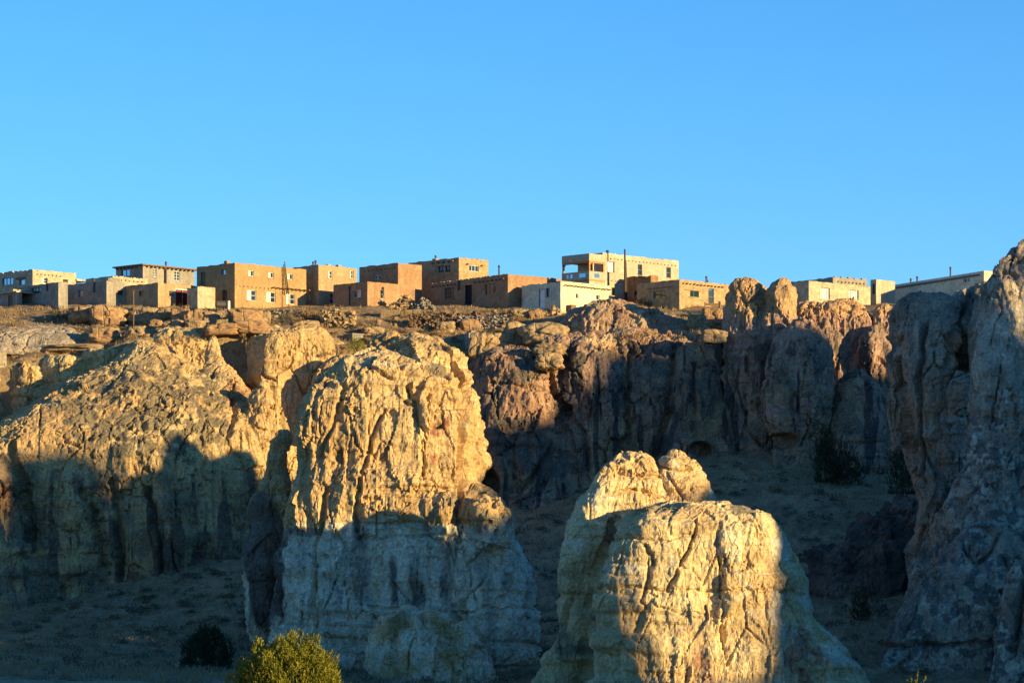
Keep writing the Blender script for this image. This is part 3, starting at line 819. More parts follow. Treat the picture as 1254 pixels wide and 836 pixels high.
# ---- right hand cliff
def zones_right(P, N, Z, s):
    X, Y = pxy(P)
    f = fbm(P / 3.0, 3, s + 30)
    g = fbm(P / 0.9, 3, s + 34)
    ap = sstep(1120, 1200, X + 0.45 * (Y - 560)) * sstep(430, 520, Y)
    col_ = sstep(1200, 1170, X) * sstep(385, 420, Y) * (1 - ap)
    Z[:, 0] = np.maximum.reduce([0.62 * sstep(0.2, 0.7, N[:, 2]) * (0.7 + f), 0.8 * ap * sstep(-0.1, 0.35, g + 0.6 * f), 0.75 * sstep(410, 380, Y) * sstep(1215, 1190, X) * (0.7 + f)])
    Z[:, 1] = np.maximum.reduce([0.85 * ap * (0.55 + 0.9 * f), 0.8 * blob(X, Y, 1230, 420, 40, 80) * (0.7 + f)])
    Z[:, 2] = np.maximum(0.95 * col_ * (0.7 + 0.7 * f), 0.95 * blob(X, Y, 1140, 650, 30, 45))
    Z[:, 3] = 0.55 * sstep(0.05, 0.5, fbm(P * np.array([1 / 1.2, 1 / 1.2, 1 / 12.0]), 3, s + 33)) * sstep(1200, 1160, X)
M_right = rock_mat('grey_streaked_sandstone', (0.41, 0.33, 0.245), (0.34, 0.25, 0.185), (0.50, 0.44, 0.34),
                   (0.14, 0.137, 0.125), (0.05, 0.047, 0.048), (0.43, 0.26, 0.165), 0.5, 0.22)
rock('sandstone_cliff', [
    dict(Y=343, n=2.5, bf=0.5, rows=[(297, 1238, 1264), (306, 1230, 1270), (312, 1231, 1276), (320, 1222, 1284), (345, 1208, 1300), (365, 1196, 1320), (400, 1188, 1350), (450, 1195, 1370), (500, 1194, 1380), (560, 1184, 1390), (600, 1168, 1400), (650, 1146, 1400), (700, 1118, 1400), (740, 1098, 1400), (780, 1082, 1400), (860, 1066, 1400)]),
    dict(Y=330, n=2.3, bf=0.6, rows=[(640, 1180, 1240), (680, 1150, 1260), (730, 1112, 1260), (780, 1086, 1240), (790, 1092, 1235), (800, 1078, 1225), (860, 1068, 1225)]),
    dict(Y=340.5, n=2.2, bf=1.0, rows=[(345, 1222, 1240), (370, 1212, 1247), (400, 1202, 1251), (460, 1197, 1253), (560, 1187, 1256), (660, 1170, 1262)]),
    dict(Y=323, n=2.5, rows=[(684, 1240, 1270), (700, 1230, 1290), (740, 1222, 1300), (790, 1214, 1300), (800, 1220, 1300), (860, 1204, 1300)]),
    dict(Y=348, n=2.7, rows=[(362, 1112, 1156), (366, 1099, 1164), (376, 1096, 1168), (380, 1096, 1172), (420, 1092, 1164), (470, 1086, 1152), (520, 1082, 1146), (560, 1100, 1150), (592, 1116, 1160), (603, 1120, 1165), (612, 1128, 1166), (630, 1124, 1166), (660, 1116, 1164), (700, 1112, 1160), (780, 1110, 1160)]),
    dict(Y=345, n=2.4, rows=[(392, 1125, 1165), (402, 1112, 1178), (440, 1108, 1162), (500, 1110, 1154), (560, 1118, 1156), (598, 1122, 1158), (606, 1130, 1160), (640, 1130, 1164)]),
    dict(Y=350, n=2.5, rows=[(350, 1188, 1220), (368, 1160, 1224), (384, 1140, 1226), (410, 1128, 1226), (430, 1150, 1226), (445, 1165, 1226)]),
    dict(Y=374, n=2.5, rows=[(400, 1140, 1220), (480, 1140, 1220), (600, 1140, 1220), (760, 1130, 1220)]),
    dict(Y=346, n=2.3, rows=[(470, 1086, 1102), (490, 1080, 1108), (520, 1080, 1108), (545, 1086, 1106), (560, 1094, 1106)]),
], 0.155, dict(big=0.6, flute=0.6, lump=0.35, bed=0.16, crack=0.9, pit=0.5, med=0.22, slab=0.3, chip=0.10, fine=0.10, crag=0.3,
        grooves=[(336, [(1215, 330), (1180, 400), (1168, 440)], 6, 1.2), (336, [(1235, 690), (1222, 740), (1212, 800)], 7, 1.8), (330, [(1075, 792), (1150, 790), (1210, 786)], 4, .7), (345, [(1128, 400), (1124, 480), (1132, 590)], 5, 1.2), (345, [(1104, 440), (1102, 540)], 5, 1.0), (330, [(1180, 560), (1150, 660), (1110, 740)], 4, .6)]), M_right, 61, zones_right,
    dents=[(1172, 500, 342, 15, 58, 9.0)], label='grey streaked cliff filling the right edge with a black vertical cleft', kind='structure')

rock('rock_outcrop', [
    dict(Y=362, n=2.5, bf=0.8, rows=[(610, 1098, 1124), (618, 1080, 1134), (640, 1048, 1140), (668, 1014, 1140), (700, 996, 1140), (740, 988, 1140), (800, 986, 1140), (870, 980, 1140)]),
    dict(Y=352, n=2.4, bf=0.8, rows=[(740, 1060, 1090), (765, 1052, 1104), (800, 1048, 1110), (870, 1040, 1115)]),
], 0.2, dict(big=0.6, flute=0.4, lump=0.8, bed=0.2, crack=0.8, pit=0.3, med=0.4), M_dark, 75,
    lambda P, N, Z, s: Z.__setitem__((slice(None), 0), 0.45 + 0.6 * fbm(P / 3, 3, s)),
    label='dark rounded rock outcrop between the pale pillar and the right cliff', cat='rock outcrop')

# ---- unseen mesa right of the view, its skyline shaped to shade the lower rocks
US = Vector((0.5, 0.8660254, 0))
US = Vector((-SH.y, SH.x, 0))
TE = math.tan(el)
SKY = np.array([[-200, 6], [113, 6], [121, 34], [180, 40], [270, 40], [278.3, 38], [279.7, 20], [284.6, 20], [287.2, 32], [291, 38], [296, 39.5], [299, 43.5], [301, 43.5],
                [305.5, 46], [306.6, 48], [308.0, 59.5], [315.9, 58.5], [316.6, 47], [317.4, 47], [318.0, 58], [320, 57], [323, 55.5], [327, 53.5], [334, 53], [345, 56], [353.5, 57.5], [357, 64], [362, 63], [366, 60], [372, 57], [380, 60], [390, 65], [420, 66], [600, 60]])
uu = np.arange(-200, 600, 1.5); vv = np.linspace(-1, 1, 41)
UU, VV = np.meshgrid(uu, vv, indexing='ij')
D0 = 70.0
crest = np.interp(UU, SKY[:, 0], SKY[:, 1]) + TE * (D0 - 11)
prof = np.clip(1.25 - np.abs(VV) * 1.25, 0, 1) ** 0.6
hgt = -6 + (crest + 6) * prof
DD = D0 + VV * 55 + 0
V = np.stack([SH.x * DD + US.x * UU, SH.y * DD + US.y * UU, hgt], -1).reshape(-1, 3)
nz = fbm(V / 12, 3, 90)
V[:, 2] += nz * 2.0 * (np.abs(VV.ravel()) > 0.25)
ridge = grid_obj('unseen_shade_mesa', V, len(uu), len(vv), M_mesa)
tag(ridge, 'unseen long mesa off to the right with a skyline shaped to shade the lower rocks', None, None, 'structure')

# ---------------------------------------------------------------- houses
def empty(name, loc, yaw=0.0):
    o = bpy.data.objects.new(name, None)
    o.empty_display_size = 0.5
    o.location = tuple(map(float, loc)); o.rotation_euler = (0, 0, yaw)
    col.objects.link(o)
    return o

def box_vf(x0, x1, y0, y1, z0, z1):
    v = [(x0, y0, z0), (x1, y0, z0), (x1, y1, z0), (x0, y1, z0), (x0, y0, z1), (x1, y0, z1), (x1, y1, z1), (x0, y1, z1)]
    f = [(0, 3, 2, 1), (4, 5, 6, 7), (0, 1, 5, 4), (1, 2, 6, 5), (2, 3, 7, 6), (3, 0, 4, 7)]
    return v, f

def tube_vf(p0, p1, r0, r1, n=8):
    p0, p1 = Vector(p0), Vector(p1)
    d = (p1 - p0).normalized()
    a = d.orthogonal().normalized(); b = d.cross(a)
    v, f = [], []
    for p, r in ((p0, r0), (p1, r1)):
        for i in range(n):
            t = 2 * math.pi * i / n
            v.append(tuple(p + a * (r * math.cos(t)) + b * (r * math.sin(t))))
    for i in range(n):
        f.append((i, (i + 1) % n, n + (i + 1) % n, n + i))
    f.append(tuple(range(n - 1, -1, -1))); f.append(tuple(range(n, 2 * n)))
    return v, f

class MB:
    def __init__(s): s.v, s.f = [], []
    def add(s, vf):
        o = len(s.v); s.v += list(vf[0]); s.f += [tuple(i + o for i in f) for f in vf[1]]; return s
    def box(s, *a): return s.add(box_vf(*a))
    def tube(s, *a): return s.add(tube_vf(*a))
    def build(s, name, mat, parent=None, smooth=False): return mesh_obj(name, s.v, s.f, mat, parent, smooth)

class House:
    """box house; local origin at the near corner, right wall along +X, left wall along +Y"""
    def __init__(h, name, label, cat, Y, l, c, r, top, base, mat, alpha=45, dz=-1.2, jag=0.04, lenR=None, lenL=None):
        h.Y, h.al, h.mat, h.jag = Y, R(alpha), mat, jag
        h.x0 = (c - CX) * K * Y
        h.ca, h.sa = math.cos(h.al), math.sin(h.al)
        h.L = {'R': lenR or h.s_right(r), 'L': lenL or h.s_left(l)}
        h.zb = (HY - base) * K * Y + dz
        h.zt = (HY - top) * K * Y - h.zb
        h.root = empty(name, (h.x0, Y, h.zb), h.al)
        tag(h.root, label, cat)
        h.holes = {'R': [], 'L': []}
        h.rnd = random.Random(int(c * 7 + r))
    def s_right(h, px):
        q = (px - CX) * K
        return (q * h.Y - h.x0) / (h.ca - q * h.sa)
    def s_left(h, px):
        q = (px - CX) * K
        return (q * h.Y - h.x0) / (-h.sa - q * h.ca)
    def sz(h, side, px, py):
        s = h.s_right(px) if side == 'R' else h.s_left(px)
        y = h.Y + s * (h.sa if side == 'R' else h.ca)
        return s, (HY - py) * K * y - h.zb
    def mp(h, side, s, d, z):
        return (s, d, z) if side == 'R' else (d, s, z)
    def mbox(h, mb, side, s0, s1, d0, d1, z0, z1):
        v, f = box_vf(s0, s1, d0, d1, z0, z1)
        mb.add(([h.mp(side, *p) for p in v], f if side == 'R' else [tuple(reversed(q)) for q in f]))
    def rect(h, side, px0, px1, py0, py1):
        s0, z1 = h.sz(side, (px0 + px1) / 2, py0)
        z0 = h.sz(side, (px0 + px1) / 2, py1)[1]
        a, b = h.sz(side, px0, py0)[0], h.sz(side, px1, py0)[0]
        a, b = min(a, b), max(a, b)
        a, b = max(a, 0.12), min(b, h.L[side] - 0.12)
        return a, b, z0, min(z1, h.zt - 0.25)
    def window(h, side, px0, px1, py0, py1, style='white', mull=1, cross=1, depth=0.2):
        s0, s1, z0, z1 = h.rect(side, px0, px1, py0, py1)
        h.holes[side].append((s0, s1, z0, z1))
        fm = {'white': M_whitepaint, 'dark': M_wood, 'blue': M_bluepaint, 'teal': M_teal, 'curtain': M_whitepaint, 'shutter': M_wood_grey, 'wood': M_wood, 'pane': M_wood_grey}[style]
        w = 0.06
        mb = MB()
        d0, d1 = depth - 0.09, depth + 0.02
        h.mbox(mb, side, s0 - .01, s0 + w, d0, d1, z0, z1); h.mbox(mb, side, s1 - w, s1 + .01, d0, d1, z0, z1)
        h.mbox(mb, side, s0 + w, s1 - w, d0, d1, z0 - .01, z0 + w); h.mbox(mb, side, s0 + w, s1 - w, d0, d1, z1 - w, z1 + .01)
        for i in range(mull):
            m = s0 + (s1 - s0) * (i + 1) / (mull + 1)
            h.mbox(mb, side, m - .025, m + .025, d0 + .02, d1 - .01, z0 + w, z1 - w)
        for i in range(cross):
            m = z0 + (z1 - z0) * (i + 1) / (cross + 1)
            h.mbox(mb, side, s0 + w, s1 - w, d0 + .024, d1 - .014, m - .02, m + .02)
        win = mb.build('window', fm, h.root)
        pm = M_glass
        if style == 'shutter':
            pm = M_whitepaint
        if style in ('blue',): pm = M_glass_blue
        p = MB(); h.mbox(p, side, s0 + w - .005, s1 - w + .005, d1 - .03, d1 + .02, z0 + w - .005, z1 - w + .005)
        p.build('pane', pm, win)
        if style == 'curtain':
            m = s0 + (s1 - s0) * 0.52
            p = MB(); h.mbox(p, side, s0 + w, m, d1 - .05, d1 - .035, z0 + w, z1 - w); p.build('curtain', M_curtain, win)
        sl = MB(); h.mbox(sl, side, s0 - .08, s1 + .08, -.06, .04, z0 - .09, z0 - .004); sl.build('sill', h.mat, win)
        return win
    def door(h, side, px0, px1, py0, py1, mat, depth=0.18, frame=None, halves=1):
        s0, s1, z0, z1 = h.rect(side, px0, px1, py0, py1)
        z0 = min(z0, 1.2 + 0.2)
        h.holes[side].append((s0, s1, z0, z1))
        for k in range(halves):
            a = s0 + (s1 - s0) * k / halves; b = s0 + (s1 - s0) * (k + 1) / halves
            mb = MB()
            h.mbox(mb, side, a + .03, b - .03, depth - .05, depth, z0, z1 - .03)
            for (u0, u1) in ((.12, .48), (.54, .9)):
                h.mbox(mb, side, a + .15, b - .15, depth - .075, depth - .05, z0 + (z1 - z0) * u0, z0 + (z1 - z0) * u1)
            d = mb.build('door', mat, h.root)
            kb = MB(); h.mbox(kb, side, b - .16, b - .1, depth - .11, depth - .05, z0 + 1.0, z0 + 1.12); kb.build('handle', M_metal, d)
        fr = MB(); w = .07
        h.mbox(fr, side, s0 - .01, s0 + .028, .02, depth + .02, z0, z1); h.mbox(fr, side, s1 - .028, s1 + .01, .02, depth + .02, z0, z1)
        h.mbox(fr, side, s0 + .028, s1 - .028, .02, depth + .02, z1 - .028, z1 + .01)
        h.mbox(fr, side, s0 + .028, s1 - .028, depth + .004, depth + .03, z0, z1 - .03)
        fr.build('door_frame', frame or M_wood, h.root)
    def lintel(h, side, px0, px1, py, th=0.16, mat=None):
        s0, z = h.sz(side, px0, py); s1 = h.sz(side, px1, py)[0]
        mb = MB(); h.mbox(mb, side, min(s0, s1), max(s0, s1), -.05, .1, z - th, z); mb.build('lintel', mat or M_wood, h.root)
    def beams(h, side, px0, px1, drop=0.45, step=0.7, out=0.35, r=0.08, mat=None, z=None):
        a, b = sorted((h.sz(side, px0, 400)[0], h.sz(side, px1, 400)[0]))
        n = max(2, int((b - a) / step)); mb = MB()
        for i in range(n):
            s = a + (b - a) * (i + .5) / n
            zz = (z if z is not None else h.zt - drop) + h.rnd.uniform(-.02, .02)
            o = out * h.rnd.uniform(.75, 1.2)
            mb.tube(h.mp(side, s, .1, zz), h.mp(side, s, -o, zz), r, r * .95, 7)
        o = mb.build('roof_beams', mat or M_wood, h.root); o['kind'] = 'stuff'
    def pipe(h, side, px, py0, py1, r=0.09, d=0.6, cap=True):
        s, z1 = h.sz(side, px, py0); z0 = h.sz(side, px, py1)[1]
        mb = MB(); mb.tube(h.mp(side, s, d, z0), h.mp(side, s, d, z1), r, r, 10)
        if cap: mb.tube(h.mp(side, s, d, z1 - .18), h.mp(side, s, d, z1 + .05), r * 1.5, r * 1.2, 10)
        mb.build('stovepipe', M_metal, h.root, False)
    def chimney(h, side, px, w, hh, d=.5):
        s = h.sz(side, px, 400)[0]
        mb = MB(); v, f = box_vf(-w / 2, w / 2, -w / 2, w / 2, 0, hh)
        c = h.mp(side, s, d, h.zt - .3)
        mb.add(([(c[0] + p[0], c[1] + p[1], c[2] + p[2]) for p in v], f)); mb.build('chimney', h.mat, h.root)
    def ledge(h, side, drop, th=.07, out=.05, mat=None):
        mb = MB(); h.mbox(mb, side, -.02, h.L[side], -out, .02, h.zt - drop, h.zt - drop + th); mb.build('cornice', mat or h.mat, h.root)
    def coping(h, side, n, size=.22):
        mb = MB()
        for i in range(n):
            s = h.L[side] * (i + .5) / n + h.rnd.uniform(-.1, .1); w = size * h.rnd.uniform(.6, 1.3); hh = size * h.rnd.uniform(.3, 1.0)
            h.mbox(mb, side, s - w, s + w, .03, .3, h.zt - .05, h.zt + hh * .7)
        o = mb.build('coping_stones', h.mat, h.root); o['kind'] = 'stuff'
    def finish(h, roof=None):
        R_, L_, zt = h.L['R'], h.L['L'], h.zt
        mb = MB(); rd = h.rnd
        for side in 'RL':
            ln = h.L[side]; holes = h.holes[side]
            ss = {0.0, ln}; zs = {0.0, zt, zt - .5}
            for (a, b, c, d) in holes: ss |= {a, b}; zs |= {c, d}
            n = int(ln / .6)
            for i in range(1, n):
                s = ln * i / n
                if all(abs(s - q) > .15 for q in ss): ss.add(s)
            ss, zs = sorted(ss), sorted(zs)
            idx = {}
            for i, s in enumerate(ss):
                for j, z in enumerate(zs):
                    top = j == len(zs) - 1
                    dz = rd.uniform(-h.jag, h.jag) if top and 0 < i < len(ss) - 1 else 0
                    idx[i, j] = len(mb.v)
                    mb.v.append(h.mp(side, s, 0, z + dz))
            tops = []
            for i in range(len(ss) - 1):
                for j in range(len(zs) - 1):
                    cs, cz = (ss[i] + ss[i + 1]) / 2, (zs[j] + zs[j + 1]) / 2
                    if any(a < cs < b and c < cz < d for (a, b, c, d) in holes): continue
                    q = (idx[i, j], idx[i + 1, j], idx[i + 1, j + 1], idx[i, j + 1])
                    mb.f.append(q if side == 'R' else q[::-1])
            # parapet thickness
            T = .3; j = len(zs) - 1
            inner = []
            for i, s in enumerate(ss):
                v = mb.v[idx[i, j]]
                sc = min(max(s, T), ln)
                inner.append((len(mb.v), len(mb.v) + 1))
                mb.v.append(h.mp(side, sc, T, v[2] if True else 0)); mb.v.append(h.mp(side, sc, T, zt - .6))
            for i in range(len(ss) - 1):
                q = (idx[i, j], idx[i + 1, j], inner[i + 1][0], inner[i][0]); mb.f.append(q if side == 'R' else q[::-1])
                q = (inner[i][0], inner[i + 1][0], inner[i + 1][1], inner[i][1]); mb.f.append(q if side == 'R' else q[::-1])
            # reveals
            for (a, b, c, d) in holes:
                D = .28
                o = len(mb.v)
                for dd in (0, D):
                    for (s, z) in ((a, c), (b, c), (b, d), (a, d)): mb.v.append(h.mp(side, s, dd, z))
                for k in range(4):
                    q = (o + k, o + (k + 1) % 4, o + 4 + (k + 1) % 4, o + 4 + k); mb.f.append(q if side == 'R' else q[::-1])
                mb.f.append((o + 4, o + 5, o + 6, o + 7) if side == 'R' else (o + 7, o + 6, o + 5, o + 4))
        # back walls
        mb.box(R_ - .3, R_ - .0005, .31, L_, 0, zt - .02); mb.box(.31, R_ - .31, L_ - .3, L_ - .0005, 0, zt - .02)
        mb.build('wall', h.mat, h.root)
        r = MB(); r.box(.295, R_ - .295, .295, L_ - .295, zt - .62, zt - .5); r.build('roof', roof or M_roof, h.root)
        return h

V_ = 'house'
# far left, back row
h = House('stone_house', 'pale stone house with ragged parapet behind the grey boxes at the left edge', V_, 446, -14, 40, 93, 330.5, 372, M_stone, jag=.1)
h.window('L', 2.5, 16, 340, 349, 'blue', 2, 0); h.window('L', 23.5, 30.5, 341, 349, 'blue', 0, 0); h.lintel('L', 20, 32, 340, .3)
h.window('R', 51, 58, 340, 347, 'curtain'); h.window('R', 77, 83, 342, 345.5, 'dark', 0, 0)
h.beams('R', 43, 76, .45, .55, .12, .09); h.coping('L', 9, .3); h.coping('R', 16, .2); h.finish()
g = MB()                                                   # ramada at its right end
s0 = h.s_right(92.6); s1 = h.s_right(108)
h.mbox(g, 'R', s0, s1, -.2, 3.0, h.zt - .85, h.zt - .62)
for s in (s1 - .25,):
    for d in (.1, 2.6): g.box(s, s + .16, d, d + .16, 0, h.zt - .853)
g.build('porch_roof', M_stone, h.root)
h = House('shed', 'low shed with a dark doorway at the far left edge', 'shed', 431, -20, 21, 27, 358, 378, M_grey, 48, jag=.07)
h.door('L', 10, 15.5, 360, 377, M_wood); h.finish(M_tar)
g = MB(); h.mbox(g, 'L', -.25, h.L['L'], -.35, 3, h.zt - .01, h.zt + .16); h.mbox(g, 'L', .6, h.L['L'], -.1, 2, h.zt + .163, h.zt + .42); g.build('roof_slab', M_stone, h.root)
h = House('stucco_house', 'plain grey stucco box house with one small dark window near the left edge', V_, 428, 22, 71.5, 83, 345, 379, M_grey, 38, jag=.075)
h.window('L', 38, 50, 351.5, 359.5, 'dark', 2, 0); h.pipe('L', 58.5, 341, 356, .1, -.14); h.finish(M_tar)
h = House('stucco_house', 'grey stucco house with a small lit end wall above the biggest rim boulder', V_, 429.5, 82, 130.5, 153.5, 343.5, 375, M_grey, 46, jag=.075)
h.window('L', 95.5, 102, 355, 363.5, 'blue', 0, 0); h.window('R', 144, 151, 355.5, 361.5, 'dark', 1, 0); h.pipe('L', 116, 342.5, 358, .1, -.14)
g = MB()
for i in range(9): h.mbox(g, 'R', .3 + i * .2, .47 + i * .2, .05, .12, h.zt, h.zt + .32 + .05 * (i % 3))
h.finish(M_tar); g.build('plank_screen', M_wood_grey, h.root)
# two storey house behind with its low wing
h = House('two_storey_house', 'back row two storey house with overhanging eaves and a thin tall stovepipe', V_, 450, 142, 175, 238, 325, 352, M_grey, 46, jag=.0)
h.window('L', 148, 159, 329.5, 338.5, 'blue', 1, 0); h.window('R', 187.5, 192, 328.5, 339, 'white', 1, 2); h.window('R', 213.5, 220.5, 332, 343.5, 'white', 1, 2)
h.beams('R', 177, 238, .14, .62, .35, .09); h.beams('L', 142, 174, .14, .62, .3, .09); h.pipe('R', 202, 321, 350, .11, -.2)
h.finish(M_tar)
g = MB(); h.mbox(g, 'R', -.42, h.L['R'] + .5, -.42, h.L['L'] + .2, h.zt + .003, h.zt + .17); g.build('eaves', M_wood, h.root)
h = House('stone_house', 'low wing with beam ends in front of the two storey back row house', V_, 439, 105, 138, 181, 338, 358, M_stone, 46, jag=.075)
h.beams('R', 141, 176, .4, .6, .14, .09); h.coping('R', 12, .14); h.finish(M_tar)
h = House('adobe_house', 'low rough plastered house with two dark red doors', V_, 427.5, 153.5, 193.5, 241, 346, 377, M_adobe_pale, 46, jag=.06)
h.window('L', 170, 176, 356, 362, 'dark', 0, 0); h.window('R', 207, 213.5, 356, 363, 'blue', 0, 0)
h.door('R', 215.5, 223.2, 353.5, 374.5, M_red); h.door('R', 223.9, 231.5, 353.5, 374.5, M_red); h.lintel('R', 214, 233, 353, .12, M_whitepaint); h.finish(M_tar)
h = House('masonry_hut', 'small hut of pale whitewashed stone blocks left of the big tan house', 'hut', 427, 229, 242, 263.5, 351.2, 380, M_stone, 42, jag=.1)
h.coping('R', 7, .16); h.finish()
# big tan house
h = House('adobe_house', 'large two storey tan adobe house with three windows on each floor and a ladder', V_, 428, 241, 287.5, 375, 321.5, 381, M_adobe, 45, jag=.07)
for a in ((304, 311, 331, 338.2), (328.5, 335.3, 333.3, 340.2), (352, 358.8, 335.2, 342.2)): h.window('R', *a, 'curtain', 1, 0)
for a in ((302.5, 313.8, 355, 368), (326.5, 337.5, 357.3, 370.3), (350.5, 361.3, 359.6, 372.5)): h.window('R', *a, 'curtain', 1, 1)
h.window('L', 271, 276, 330, 336.5, 'blue', 0, 0); h.door('L', 246, 251.5, 333, 350, M_wood); h.window('L', 272, 278, 355, 368, 'dark', 1, 1)
h.holes['L'] = [(a, b, (c if c > 2 or d - c < 2.0 else c), d) for a, b, c, d in h.holes['L']]
zl = h.sz('R', 300, 349.8)[1]
for sd_ in 'RL':
    g = MB(); h.mbox(g, sd_, -.03 if sd_ == 'R' else .0, h.L[sd_], -.03, .02, zl, zl + .06); g.build('cornice', M_adobe, h.root)
h.beams('R', 331, 376, 0, .62, .75, .09, M_wood, zl + .05); h.beams('R', 291, 331, 0, .62, .1, .07, M_wood, zl - .1)
h.chimney('L', 270, .5, .75, 1.0); h.finish(); tan = h
lad = empty('ladder', (0, 0, 0)); lad.location = h.root.location; lad.rotation_euler = h.root.rotation_euler
tag(lad, 'dark wooden pole ladder leaning on the big tan house above the beam ends', 'ladder')
sa, za = h.sz('R', 344.2, 321.5); sb, zb_ = h.sz('R', 348.5, 361)
for k, o in enumerate((-.14, .14)):
    MB().tube((sb + o, -.55, zb_ + .05), (sa + .25 + o * .45, -.25, za + (.15 if k else -.2)), .075, .05, 8).build('rail', M_polewood, lad)
for i in range(7):
    t = (i + .5) / 7.2; y = -.55 + 0.3 * t; z = zb_ + .05 + (za - zb_) * t; c = sb + (sa + .25 - sb) * t; w = .2 - .1 * t
    MB().tube((c - w, y - .02, z), (c + w, y - .02, z), .04, .04, 6).build('rung', M_polewood, lad)
bp = empty('pole', h.root.location, h.al); tag(bp, 'thin dark pole standing under the ladder at the big tan house', 'pole')
s_, z_ = h.sz('R', 347.5, 362); MB().tube((s_, -.95, 0.0), (s_, -.9, z_), .06, .05, 8).build('shaft', M_polewood, bp)

h = House('adobe_house', 'tall pinkish tan house right of the big house with a stepped shadow on its wall', V_, 436, 352, 390, 437, 324, 380, M_adobe_pale, 45, jag=.07)
h.mat = M_adobe_pale
h.window('R', 402, 406.8, 331.5, 341, 'curtain', 0, 1); h.window('R', 428.8, 433, 331, 341, 'curtain', 0, 1); h.window('R', 404, 414, 359, 372, 'white', 1, 1)
h.window('L', 378, 381.5, 358, 368, 'white', 1, 1)
zl = h.sz('R', 400, 352)[1]
for sd_ in 'RL':
    g = MB(); h.mbox(g, sd_, -.03 if sd_ == 'R' else .0, h.L[sd_], -.03, .02, zl, zl + .06); g.build('cornice', M_adobe_pale, h.root)
h.pipe('L', 372, 319.5, 330, .1, 1.5); h.pipe('R', 392, 318.5, 328, .1, .8); h.chimney('R', 405, .5, .5); h.chimney('R', 418, .5, .55); h.finish()
h = House('adobe_house', 'upper block of reddish adobe with beam ends under a dark parapet', V_, 441, 440, 487.5, 516.5, 321.8, 372, M_adobe_red, 44, jag=.075)
h.window('L', 458, 466.5, 336.5, 342.3, 'white', 1, 0); h.beams('L', 444, 485, .55, .75, .14, .09); h.finish()
h = House('adobe_house', 'low reddish adobe block in front of the reddish upper block behind the stone heap', V_, 430, 423, 450, 508, 344.5, 379.5, M_adobe_red, 44, jag=.03, lenL=6.0)
h.window('L', 432, 442, 355, 364.5, 'curtain', 1, 0); h.window('R', 466, 470.5, 354.5, 366, 'white', 0, 1); h.pipe('L', 428.5, 351, 374, .07, -.1); h.pipe('R', 468.5, 352, 362, .08, -.15)
h.finish()
h = House('stone_house', 'upper storey house of brown stone with two windows beside a stovepipe', V_, 443, 500, 562, 598, 315, 372, M_brick_red, 44, jag=.075)
h.mat = M_brick
h.window('L', 536.5, 544, 325.5, 333.5, 'wood', 1, 0); h.window('L', 545, 552, 325, 333, 'wood', 1, 0); h.window('R', 574.5, 586.5, 324.8, 332.5, 'white', 2, 0)
h.mat = M_brick_red
h.beams('L', 528, 560, .4, .8, .4, .11); h.beams('R', 563, 598, .75, 2.6, .3, .1); h.pipe('L', 527.5, 312.5, 322, .1, .8); h.chimney('L', 527.5, .6, .55, .8); h.mat = M_brick; h.finish()
h = House('adobe_house', 'long low brown adobe house with a black doorway and two blue framed windows', V_, 430, 526, 622, 700, 335.8, 379, M_adobe_red, 40, jag=.05, lenL=None)
h.window('L', 544, 556.5, 352, 366, 'pane', 3, 2); h.window('L', 593.5, 607.8, 347, 360.3, 'pane', 2, 1); h.door('L', 569.5, 577.8, 349, 376, M_black, .25, M_polewood)
h.beams('L', 528, 560, .4, .7, .25, .09); h.beams('L', 580, 621, .5, .7, .3, .1); h.pipe('L', 562.5, 343, 355, .12, -.16); h.pipe('L', 601.5, 324.5, 340, .1, 1.2)
h.coping('L', 26, .16); h.finish()
h = House('white_house', 'low whitewashed house with two small windows and a pale door', V_, 426, 639, 686.5, 747.5, 345, 380, M_grey, 45, jag=.075)
h.mat = M_white
h.door('L', 660, 667.6, 354, 376, M_whitepaint); h.window('L', 668.5, 673, 352.5, 364, 'dark', 0, 0)
h.window('R', 703, 708.5, 358.8, 365.3, 'curtain', 1, 0); h.window('R', 727.5, 734.2, 360.6, 367.2, 'curtain', 1, 0)
h.beams('R', 689, 747, .38, .55, .4, .09); h.finish(M_tar)
g = MB(); h.mbox(g, 'R', -.06, h.L['R'] + .06, -.08, .34, h.zt + .003, h.zt + .1); g.build('coping', M_white, h.root)
mb = empty('crate', h.root.location, h.al); tag(mb, 'small dark box standing against the foot of the whitewashed wall', 'box')
s_, z_ = h.sz('R', 698, 376); b = MB(); b.box(s_ - .5, s_ + .3, -.7, -.1, z_ - .5, z_ + .15); b.box(s_ - .52, s_ + .32, -.72, -.08, z_ + .153, z_ + .2); b.build('lid', M_wood, mb)

# big pale house with corner porch
h = House('two_storey_house', 'tall cream two storey house with a corner balcony and rows of beam ends', V_, 436, 719, 738, 831, 309.3, 376, M_cream_w, 45, jag=.075)
h.window('R', 744, 752.5, 320, 333.5, 'shutter', 1, 0); h.window('R', 781, 786.5, 323.5, 337.3, 'pane', 0, 1); h.window('R', 816, 821.5, 327, 340.5, 'pane', 0, 1)
h.window('R', 749, 753.5, 352, 362, 'dark', 0, 0)
h.beams('R', 741, 829, .62, .62, .12, .085, M_wood_org); h.beams('R', 742, 766, 0, .62, .12, .085, M_wood_org, h.sz('R', 752, 344)[1])
h.pipe('R', 751.5, 306, 314, .14, 1.0); h.finish(); big = h
